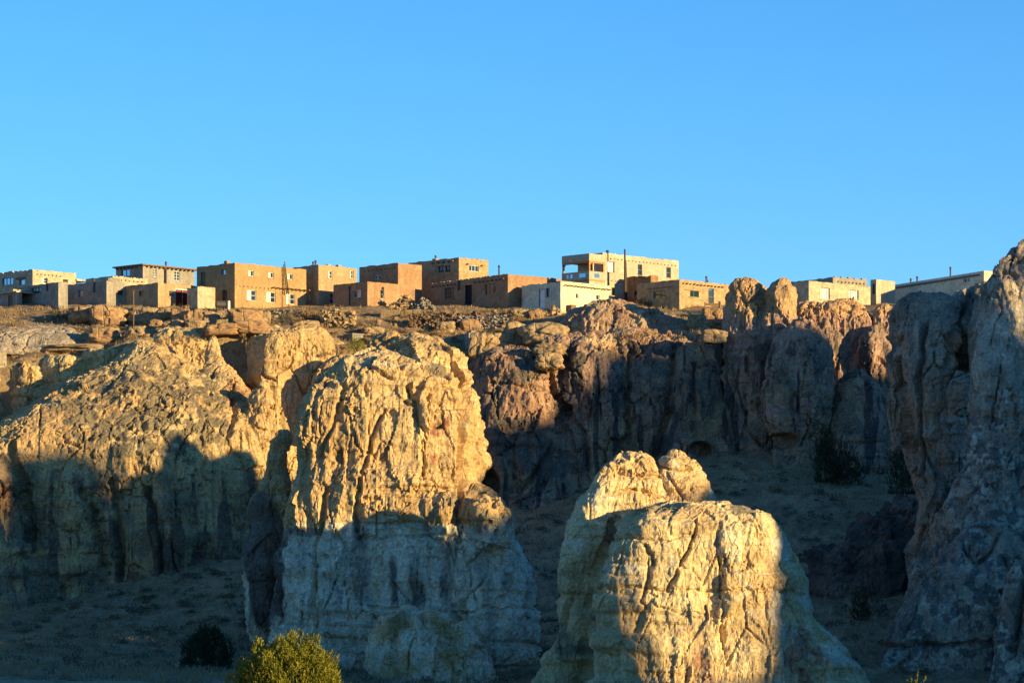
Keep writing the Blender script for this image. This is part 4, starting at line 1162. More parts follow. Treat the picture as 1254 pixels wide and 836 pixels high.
# porch: deck box below, parapet with glass blocks, posts, roof band
PYc = 431.0
x0 = (721.5 - CX) * K * PYc
pr = House('porch_probe', None, None, PYc, 688, 721.5, 741, 310.2, 376, M_cream_w, 45)
bpy.data.objects.remove(pr.root)
pr.root = empty('balcony_porch', (pr.x0, PYc, pr.zb), pr.al)
tag(pr.root, 'open corner porch with orange wood posts at the left end of the tall cream house', 'porch')
LR, LL = pr.L['R'], pr.L['L']
zz = lambda py: pr.sz('R', 721.5, py)[1]
z_rail, z_open, z_deck, z_top = zz(331.5), zz(321.5), zz(342), zz(310.2)
g = MB(); g.box(.02, LR, .02, LL, 0, z_deck - .15); g.build('wall', M_cream_w, pr.root)
g = MB(); g.box(0, LR, 0, LL, z_deck - .147, z_deck); g.build('floor', M_wood_org, pr.root)
g = MB(); g.box(0, LR, 0, .2, z_deck + .003, z_rail); g.box(0, .2, .203, LL, z_deck + .003, z_rail); g.build('parapet', M_cream_w, pr.root)
g = MB(); g.box(0, LR, 0, .25, z_open + .22, z_top); g.box(0, .25, .253, LL, z_open + .22, z_top); g.box(.253, LR, LL - .25, LL - .003, z_open + .22, z_top); g.build('fascia', M_cream_w, pr.root)
g = MB(); g.box(.255, LR, .255, LL - .255, z_top - .75, z_top - .55); g.build('roof', M_tar, pr.root)
for (x, y) in ((.03, .03), (.03, LL - .25), (LR - .28, .03)):
    g = MB(); g.box(x, x + .2, y, y + .2, z_rail + .003, z_open); g.box(x - .02, x + .35, y - .01, y + .22, z_open - .16, z_open - .003); g.build('post', M_wood_org, pr.root)
g = MB(); g.box(.02, LR - .02, .02, .24, z_open + .003, z_open + .217); g.box(.02, .24, .243, LL - .02, z_open + .003, z_open + .217); g.build('beam', M_wood_org, pr.root)
for side, a, b in (('L', 694.5, 701.5), ('L', 709.5, 717.3), ('R', 728, 734)):
    s0, s1 = sorted((pr.sz(side, a, 400)[0], pr.sz(side, b, 400)[0]))
    g = MB(); pr.mbox(g, side, s0, s1, -.03, .03, z_deck + .3, z_rail - .25); g.build('window', M_glass_blue, pr.root)
s0, s1 = sorted((pr.sz('R', 723, 400)[0], pr.sz('R', 737, 400)[0]))
# house wall closing the porch behind with its window
g = MB(); g.box(LR + .004, LR + .2, LL * .45, LL, 0, z_top - .1); g.build('back_wall', M_cream_w, pr.root)

pole = empty('utility_pole', ground_hit(765.5, 378, mesa_z, 410, 440)); q = pole.location
tag(pole, 'tall dark wooden utility pole in front of the tall cream house', 'pole')
pole.location = (q[0], 435.5, float(mesa_z(np.array([q[0]]), np.array([435.5]))[0]))
pole.location.x = (765.5 - CX) * K * 435.5
zt_ = (HY - 305) * K * 435.5 - pole.location.z
MB().tube((0, 0, -1), (-.03, 0, zt_), .15, .10, 8).build('shaft', M_polewood, pole)
MB().tube((.22, .1, -1), (.1, .1, zt_ * .8), .09, .07, 8).build('brace', M_polewood, pole)

h = House('stone_house', 'small reddish stone back block behind the brown stone house', V_, 435, 767, 797, 806, 337, 376, M_brick_red, 45, jag=.12)
h.window('L', 776.5, 780.5, 356, 362, 'teal', 0, 0); h.finish()
h = House('stone_house', 'brown stone house with teal framed windows and beam ends beside the rock towers', V_, 427, 780, 832, 894, 342.3, 381, M_brick, 45, jag=.07)
h.window('L', 800, 815.5, 356.2, 365.3, 'teal', 1, 0); h.lintel('L', 793, 823, 353.2, .14); h.window('R', 845, 856, 356, 363.8, 'teal', 1, 0); h.window('R', 867.5, 874.3, 353, 373.5, 'blue', 0, 1)
h.beams('R', 834, 886, .4, .6, .3, .09); h.pipe('R', 870.5, 338, 350, .1, .7); h.pipe('R', 873.5, 342.5, 350, .09, .9); h.lintel('R', 838, 858, 354.3, .08); h.coping('R', 10, .13); h.finish(M_tar)
h = House('stone_house', 'pale brick house with two grey shuttered windows above the rock towers', V_, 428, 945, 990.5, 1066, 344, 376, M_stone, 42, jag=.075)
h.mat = M_brick; h.mat = M_stone
h.window('R', 1005, 1016.3, 352, 366.5, 'shutter', 3, 0); h.window('R', 1040, 1051.5, 355, 367, 'shutter', 3, 0); h.coping('R', 18, .07); h.finish(M_tar)
h = House('grey_house', 'grey flat roofed house rising behind the pale brick house', V_, 446, 950, 1020, 1062, 339.3, 372, M_grey, 38, jag=.075)
h.beams('R', 1024, 1060, .5, .6, .14, .1); h.coping('R', 5, .3); h.finish(M_tar)
h = House('stucco_house', 'long cream stucco house with a sloping roof edge beside the right cliff', V_, 432, 1084, 1205, 1230, 331.5, 372, M_white, 28, jag=.0)
h.window('L', 1179.5, 1187.5, 340.3, 346, 'white', 1, 0)
h.pipe('L', 1158, 327, 338, .1, .7); h.pipe('L', 1117.3, 338.5, 346, .1, .7); h.pipe('L', 1109.5, 341, 347, .1, .7); h.finish(M_tar)
g = MB(); h.mbox(g, 'L', .9, h.L['L'] + .1, -.14, .5, h.zt + .003 - .5, h.zt - .3); g.build('roof_edge', M_tar, h.root)
h = House('grey_house', 'low pale house with a dark open porch between the right cliff and the brick house', V_, 438, 1066, 1073, 1096, 342, 374, M_cream_w, 44, jag=.0)
h.window('L', 1068, 1075, 347, 360, 'dark', 0, 0); h.finish(M_tar)

# ---------------------------------------------------------------- stones and boulders on the rim
def stone_mesh(name, seed, blocky=3.2, sub=4, rough=.09):
    bm = bmesh.new(); bmesh.ops.create_icosphere(bm, subdivisions=sub, radius=1)
    me = bpy.data.meshes.new(name); bm.to_mesh(me); bm.free()
    n = len(me.vertices); P = np.empty(n * 3, np.float32); me.vertices.foreach_get('co', P); P = P.reshape(-1, 3)
    nn = (np.abs(P) ** blocky).sum(1) ** (1 / blocky)
    P = P / nn[:, None] * .9
    r, t, e = worley(P * 1.15, seed)
    N = P / np.linalg.norm(P, axis=1)[:, None]
    d = .22 * r + .28 * t + .25 * perlin(P * 1.1, seed) + rough * fbm(P * 3.2, 3, seed) - .08 * sstep(.1, 0, e)
    P = P + N * d[:, None] * .8
    me.vertices.foreach_set('co', P.astype(np.float32).ravel()); me.polygons.foreach_set('use_smooth', np.ones(len(me.polygons), bool)); me.update()
    a = me.attributes.new('zone', 'FLOAT_COLOR', 'POINT')
    a.data.foreach_set('color', np.zeros(n * 4, np.float32))
    me.materials.append(M_boulder)
    return me
SM = [stone_mesh('boulder', 200 + i, (2.6, 3.2, 4.5, 3.6)[i % 4], 5) for i in range(8)]
SQ = [stone_mesh('boulder', 260 + i, 8, 5, .05) for i in range(5)]
SS = [stone_mesh('stone', 300 + i, (3, 4, 5)[i % 3], 2) for i in range(6)]
BL = [  # left, right, top, bottom, shape, label
    (83, 118, 374, 397, 0, 'large cracked boulder under the grey stucco house, left half of a pair'),
    (108, 154, 373, 399, 1, 'biggest sunlit orange boulder on the rim below the small lit end wall'),
    (0, 24, 402, 415, 3, 'low brown boulder lying alone on the sandy slope at the left edge'),
    (108, 146, 399, 420, 2, 'pale angular boulder standing below the biggest orange boulder'),
    (158, 176, 399, 413, 1, 'small orange block on the slope right of the pale angular boulder'),
    (156, 194, 375, 397, 2, 'shaded square boulder under the house with red doors'),
    (190, 212, 376, 396, 3, 'dark upright boulder under the red doors'),
    (182, 199, 391, 402, 0, 'small pale triangular rock in front of the shaded boulders'),
    (200, 225, 391, 405, 1, 'bluish shaded rock left of the thin post'),
    (226, 250, 391, 404, 0, 'pale wedge shaped rock right of the thin post'),
    (210, 233, 378, 396, 2, 'dark block beside the thin post under the red doors'),
    (228, 252, 379, 399, 2, 'dark squared block at the left end of the block row'),
    (249, 268, 382, 399, 2, 'yellow squared block left of the long orange block'),
    (264, 281, 380, 392, 2, 'small yellow block under the stone hut'),
    (280, 322, 380, 399, 2, 'long orange block under the big tan house'),
    (318, 331, 382, 396, 2, 'pale square block right of the long orange block'),
    (252, 292, 396, 409, 2, 'flat pale slab below the yellow blocks'),
    (286, 330, 394, 409, 2, 'flat yellow slab below the long orange block'),
    (264, 280, 391, 399, 2, 'small brown block wedged between the yellow blocks'),
    (640, 697, 395, 423, 0, 'dark overhanging knobbly boulder left of the sunlit cap rock'),
    (655, 692, 420, 434, 3, 'dark rounded boulder wedged under the overhanging boulder'),
    (656, 690, 432, 452, 1, 'dark lower boulder in the gully under the overhanging boulder'),
    (618, 644, 395, 423, 2, 'tilted sunlit slab with a bright right face left of the dark boulder'),
    (575, 594, 407, 436, 2, 'leaning grey slab beside the grey stump'),
    (592, 624, 408, 427, 0, 'reddish brown rock between the leaning slab and the tilted slab'),
    (588, 603, 424, 436, 3, 'small white rock at the rim right of the leaning slab'),
    (533, 556, 393, 408, 2, 'squared tan block under the dark rubble heap, left of two'),
    (564, 588, 392, 406, 2, 'squared tan block under the dark rubble heap, right of two'),
    (648, 664, 378, 391, 1, 'reddish rounded rock in front of the pale door'),
    (625, 650, 378, 389, 3, 'low grey shaded rock in front of the white house'),
    (861, 885, 378, 392, 2, 'tan block below the fence posts'),
    (858, 888, 391, 404, 2, 'reddish layered block under the tan block by the towers'),
    (862, 890, 404, 420, 1, 'orange layered block lowest of the stack by the towers'),
    (842, 864, 384, 404, 0, 'pink rounded rock at the right end of the sunlit cap rock'),
    (445, 470, 400, 412, 3, 'grey boulder half hidden by orange grass near the small block hut'),
    (52, 128, 421, 430, 2, 'thin flat ledge slab at the rim below the pale angular boulder'),
    (446, 506, 412, 421, 2, 'flat ledge slab behind the top of the tall pillar'),
    (360, 392, 392, 402, 3, 'grey low boulder in the brush under the big tan house'),
]
rs = random.Random(5)
def place_stone(me, name, px0, px1, py0, py1, fn=None, y0=404, y1=432, stretch=1.0):
    c = ground_hit((px0 + px1) / 2, py1 - 1, fn or mesa_z, y0, y1)
    o = bpy.data.objects.new(name, me); col.objects.link(o)
    y = c[1] + .3
    w = (px1 - px0) * .5 * K * y; hh = (py1 - py0) * .5 * K * y
    o.scale = (w * 1.08, max(w * .75, hh), hh * 1.15)
    o.location = (((px0 + px1) / 2 - CX) * K * y, y + .2 * w, (HY - (py0 + py1) / 2) * K * y - .08 * hh)
    o.rotation_euler = (rs.uniform(-.08, .08), rs.uniform(-.06, .06), rs.choice((0, math.pi)) + rs.uniform(-.25, .25))
    return o
for i, (a, b, c, d, k, lab) in enumerate(BL):
    sq = any(w_ in lab for w_ in ('block', 'squared', 'slab'))
    o = place_stone(SQ[i % 5] if sq else SM[(k * 2 + i) % 8], 'boulder', a, b, c, d)
    tag(o, lab, 'boulder', 'boulders along the rim of the mesa')
# loose stones
def scatter_stone(px, py, sz, lab, grp, pool=SS):
    c = ground_hit(px, py, mesa_z, 404, 431)
    o = bpy.data.objects.new('stone', rs.choice(pool)); col.objects.link(o)
    s = sz * .5 * K * c[1]
    o.scale = (s * rs.uniform(.9, 1.3), s * rs.uniform(.8, 1.2), s * rs.uniform(.6, .95))
    o.location = (c[0], c[1], c[2] + s * .3)
    o.rotation_euler = (rs.uniform(-.3, .3), rs.uniform(-.3, .3), rs.uniform(0, 6.28))
    tag(o, lab, 'stone', grp)
def rim_py(px): return float(np.interp(px, [0, 120, 190, 250, 330, 430, 570, 650, 700], [440, 428, 410, 402, 404, 420, 424, 420, 396]))
nst = 0
while nst < 190:
    px = rs.uniform(0, 690); lo = 380; hi = rim_py(px)
    py = rs.uniform(lo, hi)
    if px < 95 and rs.random() < .7: continue
    scatter_stone(px, py, rs.choice((2, 3, 3, 4, 4, 5, 6, 9)) * rs.uniform(.7, 1.3), 'small loose tan stone lying on the sandy slope below the village', 'loose stones scattered on the mesa slope'); nst += 1

def heap(name, label, cat, px0, px1, py0, py1, n, size, mat, seed, slope=1.0, flat=False, zone=None):
    r = random.Random(seed); mb = MB()
    c = ground_hit((px0 + px1) / 2, py1, mesa_z, 404, 432)
    k = K * c[1]; w = (px1 - px0) * .5 * k; hh = (py1 - py0) * k
    for i in range(n):
        t = r.uniform(-1, 1); v = r.random() ** 1.2
        env = 1.0 if flat else max(.1, 1 - abs(t) ** 1.4)
        z = v * hh * env; x = t * w; y = r.uniform(-.6, .6) * (1 - v) * max(hh, .8) + r.uniform(0, .5)
        s = size * r.uniform(.6, 1.4)
        gz = float(mesa_z(np.array([c[0] + x]), np.array([c[1] + y]))[0]) - c[2]
        V, F = box_vf(-s * r.uniform(.7, 1.5), s * r.uniform(.7, 1.5), -s, s, -s * .6, s * .6)
        M = Matrix.Rotation(r.uniform(0, 6.28), 3, 'Z') @ Matrix.Rotation(r.uniform(-.6, .6), 3, 'X')
        V = [tuple(M @ (Vector(q) * (1 + r.uniform(-.25, .25))) + Vector((x, y, gz * .7 + z))) for q in V]
        mb.add((V, F))
    o = mb.build(name, mat, None)
    o.location = tuple(c)
    tag(o, label, cat); return o
heap('stone_heap', 'bright heap of tan rubble in front of the low reddish block', 'stone heap', 478, 514, 362, 378, 190, .16, M_brick, 1)
heap('stone_heap', 'bluish shaded heap of rubble right of the bright rubble heap', 'stone heap', 506, 532, 364, 378, 110, .16, M_grey, 2)
heap('stone_heap', 'wide dark heap of thin broken rubble in front of the long brown house', 'stone heap', 502, 590, 383, 398, 420, .13, M_wood, 3, flat=True)
heap('stone_heap', 'small pale rubble heap by the corner of the white house', 'stone heap', 664, 690, 375, 386, 130, .15, M_brick, 4)
heap('stone_wall', 'short dry stone retaining wall below the stepped shadow house', 'stone wall', 394, 434, 380, 398, 330, .15, M_brick, 5, flat=True)
heap('stone_heap', 'scattered grey rubble under the big tan house wall', 'stone heap', 320, 372, 379, 386, 120, .12, M_grey, 6, flat=True)
heap('stone_heap', 'scattered dark rubble strip left of the grey stump', 'stone heap', 560, 620, 388, 402, 160, .12, M_wood_grey, 7, flat=True)

def stone_block_wall(px0, px1, py0, py1, label, mat):
    c = ground_hit((px0 + px1) / 2, py1, mesa_z, 404, 432)
    r = empty('low_wall', c); tag(r, label, 'wall')
    k = K * c[1]; w = (px1 - px0) * k; hh = (py1 - py0) * k
    n = max(2, int(w / .75))
    for j in range(2):
        for i in range(n):
            a = -w / 2 + w * i / n; g = MB()
            g.box(a + .015, a + w / n - .015, rs.uniform(-.04, .04), .5, -.4 + j * (hh + .4) / 2 + .01, -.4 + (j + 1) * (hh + .4) / 2 - .005 + (rs.uniform(-.05, .05) if j else 0))
            g.build('stone', mat, r)
    return r
stone_block_wall(466, 490, 379, 388, 'low pale plastered wall in front of the bright rubble heap, left of two', M_adobe_pale)
stone_block_wall(496, 516, 379, 388, 'low pale plastered wall in front of the bright rubble heap, right of two', M_adobe_pale)

# block hut and grey stump near the rim
c = ground_hit(432, 421, mesa_z, 404, 430)
r = empty('block_hut', c + np.array([0, .8, 0]), R(40)); tag(r, 'tiny grey block hut with an open front near the rim', 'hut')
MB().box(0, 1.5, .1, .3, -.5, 1.15).box(0, .2, .303, 1.7, -.5, 1.15).box(1.3, 1.497, .303, 1.7, -.5, 1.15).build('wall', M_grey, r)
MB().box(-.1, 1.6, 0, 1.8, 1.153, 1.27).build('roof', M_wood_grey, r)
c = ground_hit(574, 428, mesa_z, 404, 430)
r = empty('stone_stump', c, R(35)); tag(r, 'grey weathered square stump standing near the rim above the dark cliff', 'stump')
for i in range(4): MB().box(i * .33, i * .33 + .315, rs.uniform(-.03, .03), .8, -.5, 2.0 + rs.uniform(-.15, .15)).build('plank', M_wood_grey, r)
c = ground_hit(3, 446, mesa_z, 404, 430)
r = empty('concrete_block', c, R(10)); tag(r, 'pale square concrete block at the left edge by the dry grass', 'block')
MB().box(-.6, .45, -.2, .5, -.4, 1.15).build('body', M_stone, r)
MB().box(-.64, .49, -.24, .54, 1.153, 1.25).build('cap', M_stone, r)
def post(px, py0, py1, label, rr=.07):
    c = ground_hit(px, py1, mesa_z, 404, 430)
    r = empty('post', c); tag(r, label, 'post')
    MB().tube((0, 0, -.5), (0, 0, (py1 - py0) * K * c[1]), rr, rr * .9, 8).build('shaft', M_wood, r)
post(163.5, 356, 402, 'tall thin dark post standing among the rim boulders')
post(226, 385, 404, 'short dark post between the bluish rock and the pale wedge', .11)
post(881.5, 369, 384, 'thick grey fence post below the stone house by the towers', .16)
c = ground_hit(872, 382, mesa_z, 406, 430)
r = empty('fence', c, R(8)); tag(r, 'low dark plank fence below the blue door by the rock towers', 'fence')
for i in range(2): MB().box(-.9, .9, 0, .06, .35 + i * .4, .6 + i * .4).build('rail', M_wood, r)
for x in (-.85, .0, .8): MB().box(x, x + .1, .063, .16, -.4, 1.15).build('post', M_wood, r)
c = ground_hit(272, 381, mesa_z, 410, 430)
r = empty('gas_tank', c + np.array([0, -.4, 0]), R(20)); tag(r, 'dark round tank and pale bottle beside the big tan house', 'tank')
MB().tube((-.7, 0, .75), (.35, 0, .75), .42, .42, 14).build('body', M_metal, r)
MB().tube((.75, -.2, .1), (.75, -.2, 1.15), .2, .17, 12).build('bottle', M_tank, r)
for x in (-.6, .2): MB().box(x, x + .1, -.25, .25, -.4, .36).build('leg', M_metal, r)
r = empty('cable', (0, 0, 0)); tag(r, 'thin dark cable lying straight across the sandy slope at the left', 'cable')
p0, p1 = ground_hit(-4, 423, mesa_z, 404, 430), ground_hit(58, 422, mesa_z, 404, 430)
g = MB()
for i in range(16):
    f = lambda t: tuple(p0 + (p1 - p0) * t + np.array([0, 0, .12]))
    g.tube(f(i / 16), f((i + 1) / 16), .04, .04, 5)
g.build('strand', M_metal, r)

# ---------------------------------------------------------------- plants
def leaf_cloud(n, shape, leaf, seed, up=.5, cl=14, clr=.42, aspect=3.0):
    """n leaf quads in clumps inside a dome; shape = (rx, ry, rz)"""
    g = np.random.default_rng(seed)
    th = g.uniform(0, 2 * np.pi, cl); ph = np.arccos(g.uniform(-.1, 1, cl)); rr = g.uniform(.12, 1, cl) ** .45 * .84
    if cl >= 60:      # even dome of clumps with an inner fill
        m = int(cl * .7); k = np.arange(m) + .5
        ph[:m] = np.arccos(1 - 1.12 * k / m); th[:m] = 2.39996 * k + g.normal(size=m) * .2; rr[:m] = .80 + g.normal(size=m) * .07
    C = np.stack([rr * np.sin(ph) * np.cos(th), rr * np.sin(ph) * np.sin(th), rr * np.cos(ph) * .95 + .08], 1)
    own = g.integers(0, cl, n)
    d = g.normal(size=(n, 3)); d /= np.linalg.norm(d, axis=1)[:, None]
    P = C[own] + d * (clr * g.uniform(.35, 1, n) ** .6)[:, None] * g.uniform(.6, 1.15, cl)[own][:, None]
    P[:, 2] = np.maximum(P[:, 2], .02)
    P *= np.array(shape)
    dirn = d * (1 - up) + np.array([0, 0, 1]) * up + g.normal(size=(n, 3)) * .25
    dirn /= np.linalg.norm(dirn, axis=1)[:, None]
    sd_ = np.cross(dirn, g.normal(size=(n, 3))); sd_ /= np.linalg.norm(sd_, axis=1)[:, None]
    L = leaf * g.uniform(.6, 1.4, n)[:, None]
    a, b = P, P + dirn * L
    w = L / aspect * .5
    mid = P + dirn * L * .45
    V = np.stack([a, mid - sd_ * w, b, mid + sd_ * w], 1).reshape(-1, 3)
    F = np.arange(n * 4).reshape(n, 4)
    return V, F
def cloud_obj(name, V, F, mat, parent=None):
    me = bpy.data.meshes.new(name); fast_mesh(me, V, F, False); me.materials.append(mat)
    o = bpy.data.objects.new(name, me); col.objects.link(o)
    if parent: o.parent = parent
    return o

def juniper(loc, rx, rz, label, mat, seed, nspray, leaf, group=None, cl=60, clr=.25):
    r = empty('juniper_tree', loc); tag(r, label, 'juniper', group)
    g = MB(); rd = random.Random(seed)
    g.tube((0, 0, -.4), (.05, 0, rz * .35), rx * .11, rx * .08, 9)
    g.build('trunk', M_bark, r, True)
    for i in range(7):
        a = i * 2.4 + rd.random(); l = MB()
        p1 = (math.cos(a) * rx * .3, math.sin(a) * rx * .3, rz * (.35 + .15 * rd.random()))
        p2 = (math.cos(a) * rx * .55, math.sin(a) * rx * .55, rz * (.42 + .2 * rd.random()))
        l.tube((0, 0, rz * .1 + .03 * i), p1, rx * .05, rx * .03, 7); l.tube(p1, p2, rx * .03, rx * .012, 6)
        l.build('limb', M_bark, r, True)
    # sprays: small upright flame shaped tufts of many leaf faces
    gg = np.random.default_rng(seed)
    V0, F0 = leaf_cloud(nspray, (rx, rx, rz), 1, seed, .5, cl, clr)
    base = V0.reshape(-1, 4, 3)[:, 0]
    n = len(base); m = 9
    out = base / np.array([rx, rx, rz]) ; out[:, 2] -= .3
    out /= np.linalg.norm(out, axis=1)[:, None] + 1e-6
    ax = out * .55 + np.array([0, 0, 1.0]) + gg.normal(size=(n, 3)) * .22
    ax /= np.linalg.norm(ax, axis=1)[:, None]
    S = leaf * gg.uniform(.6, 1.35, n)
    Vs = []
    for k in range(m):
        t = k / m
        rad = gg.normal(size=(n, 3)); rad -= (rad * ax).sum(1)[:, None] * ax; rad /= np.linalg.norm(rad, axis=1)[:, None]
        w = .30 * (1 - t * .75)
        p = base + ax * (S * t * 1.0)[:, None]
        tip = p + ax * (S * .42)[:, None] + rad * (S * w)[:, None]
        sd_ = np.cross(ax, rad)
        mid = p * .45 + tip * .55
        hw = (S * .12)[:, None]
        Vs.append(np.stack([p, mid - sd_ * hw, tip, mid + sd_ * hw], 1))
    V = np.stack(Vs, 1).reshape(-1, 3)
    cloud_obj('crown', V, np.arange(len(V)).reshape(-1, 4), mat, r)
    return r

Yj = 120.0
gz = float(valley_z(np.array([-8.0]), np.array([Yj]))[0])
jx = (353 - CX) * K * Yj
juniper((jx, Yj, gz), 76 * K * Yj * 1.1, (HY - 780) * K * Yj - gz + .1, 'bright yellow green juniper catching the sun at the bottom edge', M_juniper_sunlit, 5, 15000, .14, cl=190, clr=.16)
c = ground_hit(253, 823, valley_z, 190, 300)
juniper(c, 34 * K * c[1], 57 * K * c[1], 'dark green juniper in shade left of the sunlit juniper', M_juniper_shaded, 6, 3200, .2)
c = ground_hit(1018, 592, valley_z, 370, 402)
juniper((c[0] - .6, c[1], c[2]), 13 * K * c[1], 72 * K * c[1], 'dark slender juniper in front of the rock towers on the brushy slope', M_juniper_shaded, 7, 900, .34, clr=.4)
juniper((c[0] + 1.6, c[1] + .4, c[2] - .3), 20 * K * c[1], 44 * K * c[1], 'low dark juniper beside the slender one under the towers', M_juniper_shaded, 8, 900, .32, clr=.4)
c = ground_hit(1098, 609, valley_z, 360, 400)
juniper((c[0], min(c[1], 386), c[2]), 17 * K * c[1], 68 * K * c[1], 'dark juniper at the foot of the streaked right cliff', M_juniper_shaded, 9, 1100, .32, clr=.4)
c = W(1055, 772, 346)
juniper(c, 13 * K * c[1], 50 * K * c[1], 'small dark juniper below the dark rock outcrop', M_juniper_shaded, 10, 700, .25, clr=.4)
c = ground_hit(437, 432, mesa_z, 404, 420)
juniper(c, 11 * K * c[1], 20 * K * c[1], 'small green juniper bush beside the tiny block hut on the rim', M_juniper_sunlit, 11, 350, .2)
gz = float(valley_z(np.array([13.0]), np.array([Yj]))[0])
juniper(((1126 - CX) * K * Yj, Yj, gz), .55, (HY - 832) * K * Yj - gz, 'tip of a sunlit juniper just showing at the bottom edge right of centre', M_juniper_sunlit, 12, 260, .17)

SHR = {}
for kind, mat, n, lf, up in (('sage', M_sage, 520, .16, .35), ('rabbit', M_rabbit, 480, .17, .6), ('dry', M_drybush, 420, .22, .7)):
    SHR[kind] = []
    for i in range(3):
        V, F = leaf_cloud(n, (1, 1, .8), lf, 500 + i + len(kind) * 10, up, 10, .4, 3.0)
        me = bpy.data.meshes.new(kind + '_shrub'); fast_mesh(me, V, F, False); me.materials.append(mat); SHR[kind].append(me)
NAME = {'sage': 'sagebrush', 'rabbit': 'rabbitbrush', 'dry': 'dry_bush'}
def shrub(kind, loc, r, hh, label, group):
    o = bpy.data.objects.new(NAME[kind], rs.choice(SHR[kind])); col.objects.link(o)
    o.location = tuple(map(float, loc)); o.scale = (r, r, hh / .95); o.rotation_euler = (0, 0, rs.uniform(0, 6.28))
    tag(o, label, 'shrub', group)
BIG = [(168, 752, 34, 'sage', 'largest grey sagebrush clump in the middle of the left slope'), (225, 742, 20, 'sage', 'dark sagebrush clump on the left slope nearest the dark juniper'),
       (172, 738, 24, 'rabbit', 'yellowish brush clump just above the largest sagebrush'), (140, 758, 18, 'rabbit', 'yellow green brush clump left of the largest sagebrush'),
       (72, 786, 17, 'rabbit', 'round yellow green brush clump low on the left slope'), (28, 775, 16, 'rabbit', 'flat yellow green brush clump near the left edge'),
       (148, 804, 20, 'rabbit', 'tan rounded brush clump near the bottom left of the dark juniper'), (280, 720, 15, 'rabbit', 'yellow brush clump by the dark foot of the tall pillar')]
for px, py, w, kd, lab in BIG:
    c = ground_hit(px, py, valley_z, 205, 402); k = K * c[1]
    shrub(kd, c, w * .5 * k, w * .42 * k, lab, None)
def hits(n, pxr, pyr, fn, y0, y1, ok=None):
    out = []
    while len(out) < n:
        px, py = rs.uniform(*pxr), rs.uniform(*pyr)
        if ok and not ok(px, py): continue
        out.append((px, py, ground_hit(px, py, fn, y0, y1)))
    return out
cl_base = lambda px: float(np.interp(px, [0, 100, 200, 300], [765, 742, 710, 678]))
for px, py, c in hits(85, (-5, 305), (676, 838), valley_z, 205, 402, lambda a, b: b > cl_base(a)):
    k = K * c[1]; w = rs.uniform(7, 20)
    kd = rs.choice(('sage', 'sage', 'rabbit'))
    shrub(kd, c, w * .5 * k, w * .4 * k, {'sage': 'small grey sagebrush clump on the shaded left slope', 'rabbit': 'small yellowish brush clump on the shaded left slope'}[kd],
          {'sage': 'small sagebrush clumps on the left slope', 'rabbit': 'small yellowish brush clumps on the left slope'}[kd])
okr = lambda a, b: not (700 < a < 850 and b > 600)
for px, py, c in hits(75, (620, 1080), (562, 790), valley_z, 345, 404, okr):
    k = K * c[1]; w = rs.uniform(7, 20)
    shrub('sage', c, w * .5 * k, w * .38 * k, 'dark sagebrush clump on the shaded slope behind the pale pillar', 'sagebrush clumps on the middle slope')
for px, py, w, kd, lab in [(378, 392, 26, 'dry', 'tall tan dry bush right of the rubble under the big tan house'), (352, 396, 22, 'sage', 'grey bush below the big tan house'),
                           (74, 392, 30, 'sage', 'grey brush on the slope below the grey stucco box'), (788, 374, 17, 'dry', 'twiggy reddish bush at the foot of the reddish stone block'), (100, 385, 14, 'sage', 'small brush left of the cracked boulder')]:
    c = ground_hit(px, py, mesa_z, 404, 431); k = K * c[1]
    shrub(kd, c, w * .5 * k, w * .6 * k, lab, None)
for px, py, c in hits(70, (330, 640), (386, 424), mesa_z, 404, 431, lambda a, b: b < rim_py(a)):
    k = K * c[1]; w = rs.uniform(6, 15); kd = rs.choice(('dry', 'dry', 'sage'))
    shrub(kd, c, w * .5 * k, w * .45 * k, {'dry': 'low orange tan dry bush on the rim slope', 'sage': 'low grey bush on the rim slope'}[kd], {'dry': 'dry bushes on the rim slope', 'sage': 'grey bushes on the rim slope'}[kd])

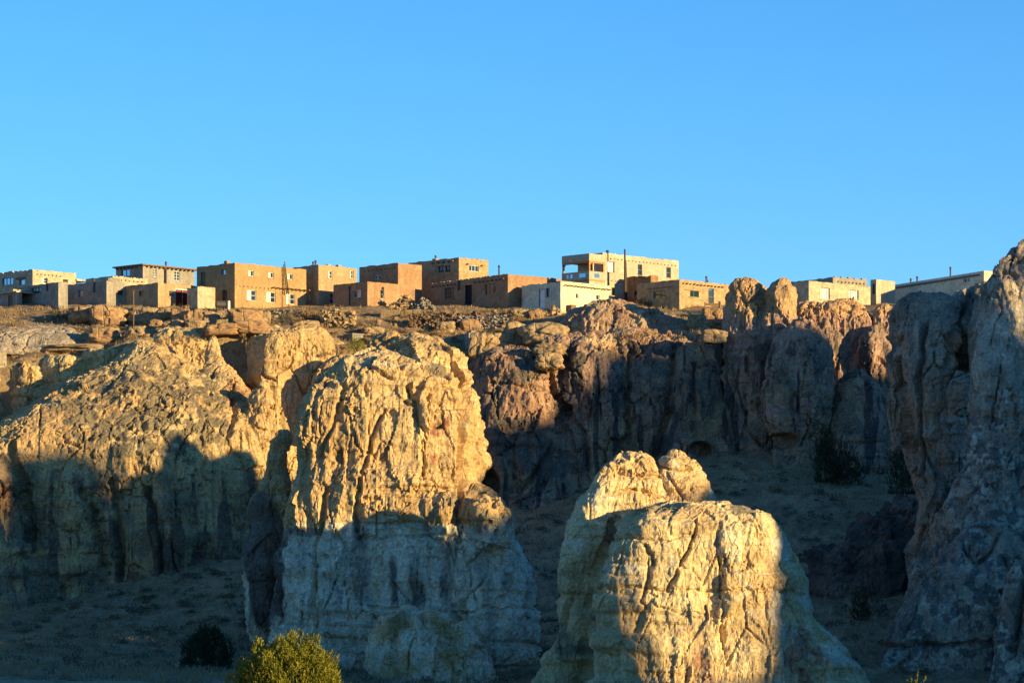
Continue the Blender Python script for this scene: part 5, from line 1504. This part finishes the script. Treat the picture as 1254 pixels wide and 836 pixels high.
def grass(name, label, pts, hgt, blades, mat, seed):
    g = np.random.default_rng(seed)
    n = len(pts); P = np.repeat(pts, blades, 0)
    m = len(P)
    P = P + g.normal(size=(m, 3)) * np.array([1, 1, 0]) * hgt * .28
    d = g.normal(size=(m, 3)) * .38 + np.array([0, 0, 1]); d /= np.linalg.norm(d, axis=1)[:, None]
    s = np.cross(d, g.normal(size=(m, 3))); s /= np.linalg.norm(s, axis=1)[:, None]
    L = (hgt * g.uniform(.5, 1.3, m))[:, None]
    V = np.stack([P - s * .03 - np.array([0, 0, .05]), P + s * .03 - np.array([0, 0, .05]), P + d * L], 1).reshape(-1, 3)
    o = cloud_obj(name, V, np.arange(m * 3).reshape(-1, 3), mat)
    tag(o, label, None, None, 'stuff')
g = np.random.default_rng(77)
n = 46000
x = g.uniform(-62, 46, n); y = g.uniform(205, 404, n)
q = (x / (K * y) + CX)
m = (q > -20) & (q < 1150); x, y = x[m], y[m]
keep = fbm(np.stack([x / 2.5, y / 2.5, 0 * x], 1), 2, 70) > -.35
x, y = x[keep], y[keep]
grass('dry_grass', 'dry grass covering the shaded valley slopes', np.stack([x, y, valley_z(x, y)], 1), .55, 7, M_grass, 5)
n = 5200
x = g.uniform(-62, 28, n); y = g.uniform(405, 430, n)
keep = fbm(np.stack([x / 3.0, y / 2.0, 0 * x], 1), 2, 72) > .02
x, y = x[keep], y[keep]
grass('dry_grass', 'tan dry grass in patches on the mesa slope', np.stack([x, y, mesa_z(x, y)], 1), .40, 9, M_grass_mesa, 6)

def scrub(name, label, pts, size, n, mat, seed):
    g = np.random.default_rng(seed); Vs = []
    for i in range(12):
        V, F = leaf_cloud(n, (1, 1, .8), .3, seed + i, .45, 7, .45, 2.6); Vs.append(V)
    out = []
    for i, p in enumerate(pts):
        a = g.uniform(0, 6.28); c, s_ = math.cos(a), math.sin(a); k = size * g.uniform(.5, 1.5)
        V = Vs[i % 12] * k
        out.append(np.stack([V[:, 0] * c - V[:, 1] * s_, V[:, 0] * s_ + V[:, 1] * c, V[:, 2]], 1) + p)
    V = np.concatenate(out)
    o = cloud_obj(name, V, np.arange(len(V)).reshape(-1, 4), mat); tag(o, label, None, None, 'stuff')
def slope_pts(n, seed, thr):
    g = np.random.default_rng(seed)
    x = g.uniform(-62, 46, n); y = g.uniform(215, 404, n) 
    q = (x / (K * y) + CX); k = fbm(np.stack([x / 4, y / 4, 0 * x], 1), 2, seed)
    m = (q > -20) & (q < 1150) & (k > thr); x, y = x[m], y[m]
    return np.stack([x, y, valley_z(x, y)], 1)
scrub('scrub', 'low grey scrub covering the shaded valley slopes', slope_pts(4200, 81, -.1), .6, 60, M_sage, 901)
scrub('scrub', 'low tan scrub covering the shaded valley slopes', slope_pts(7000, 82, -.15), .5, 40, M_scrub_tan, 902)
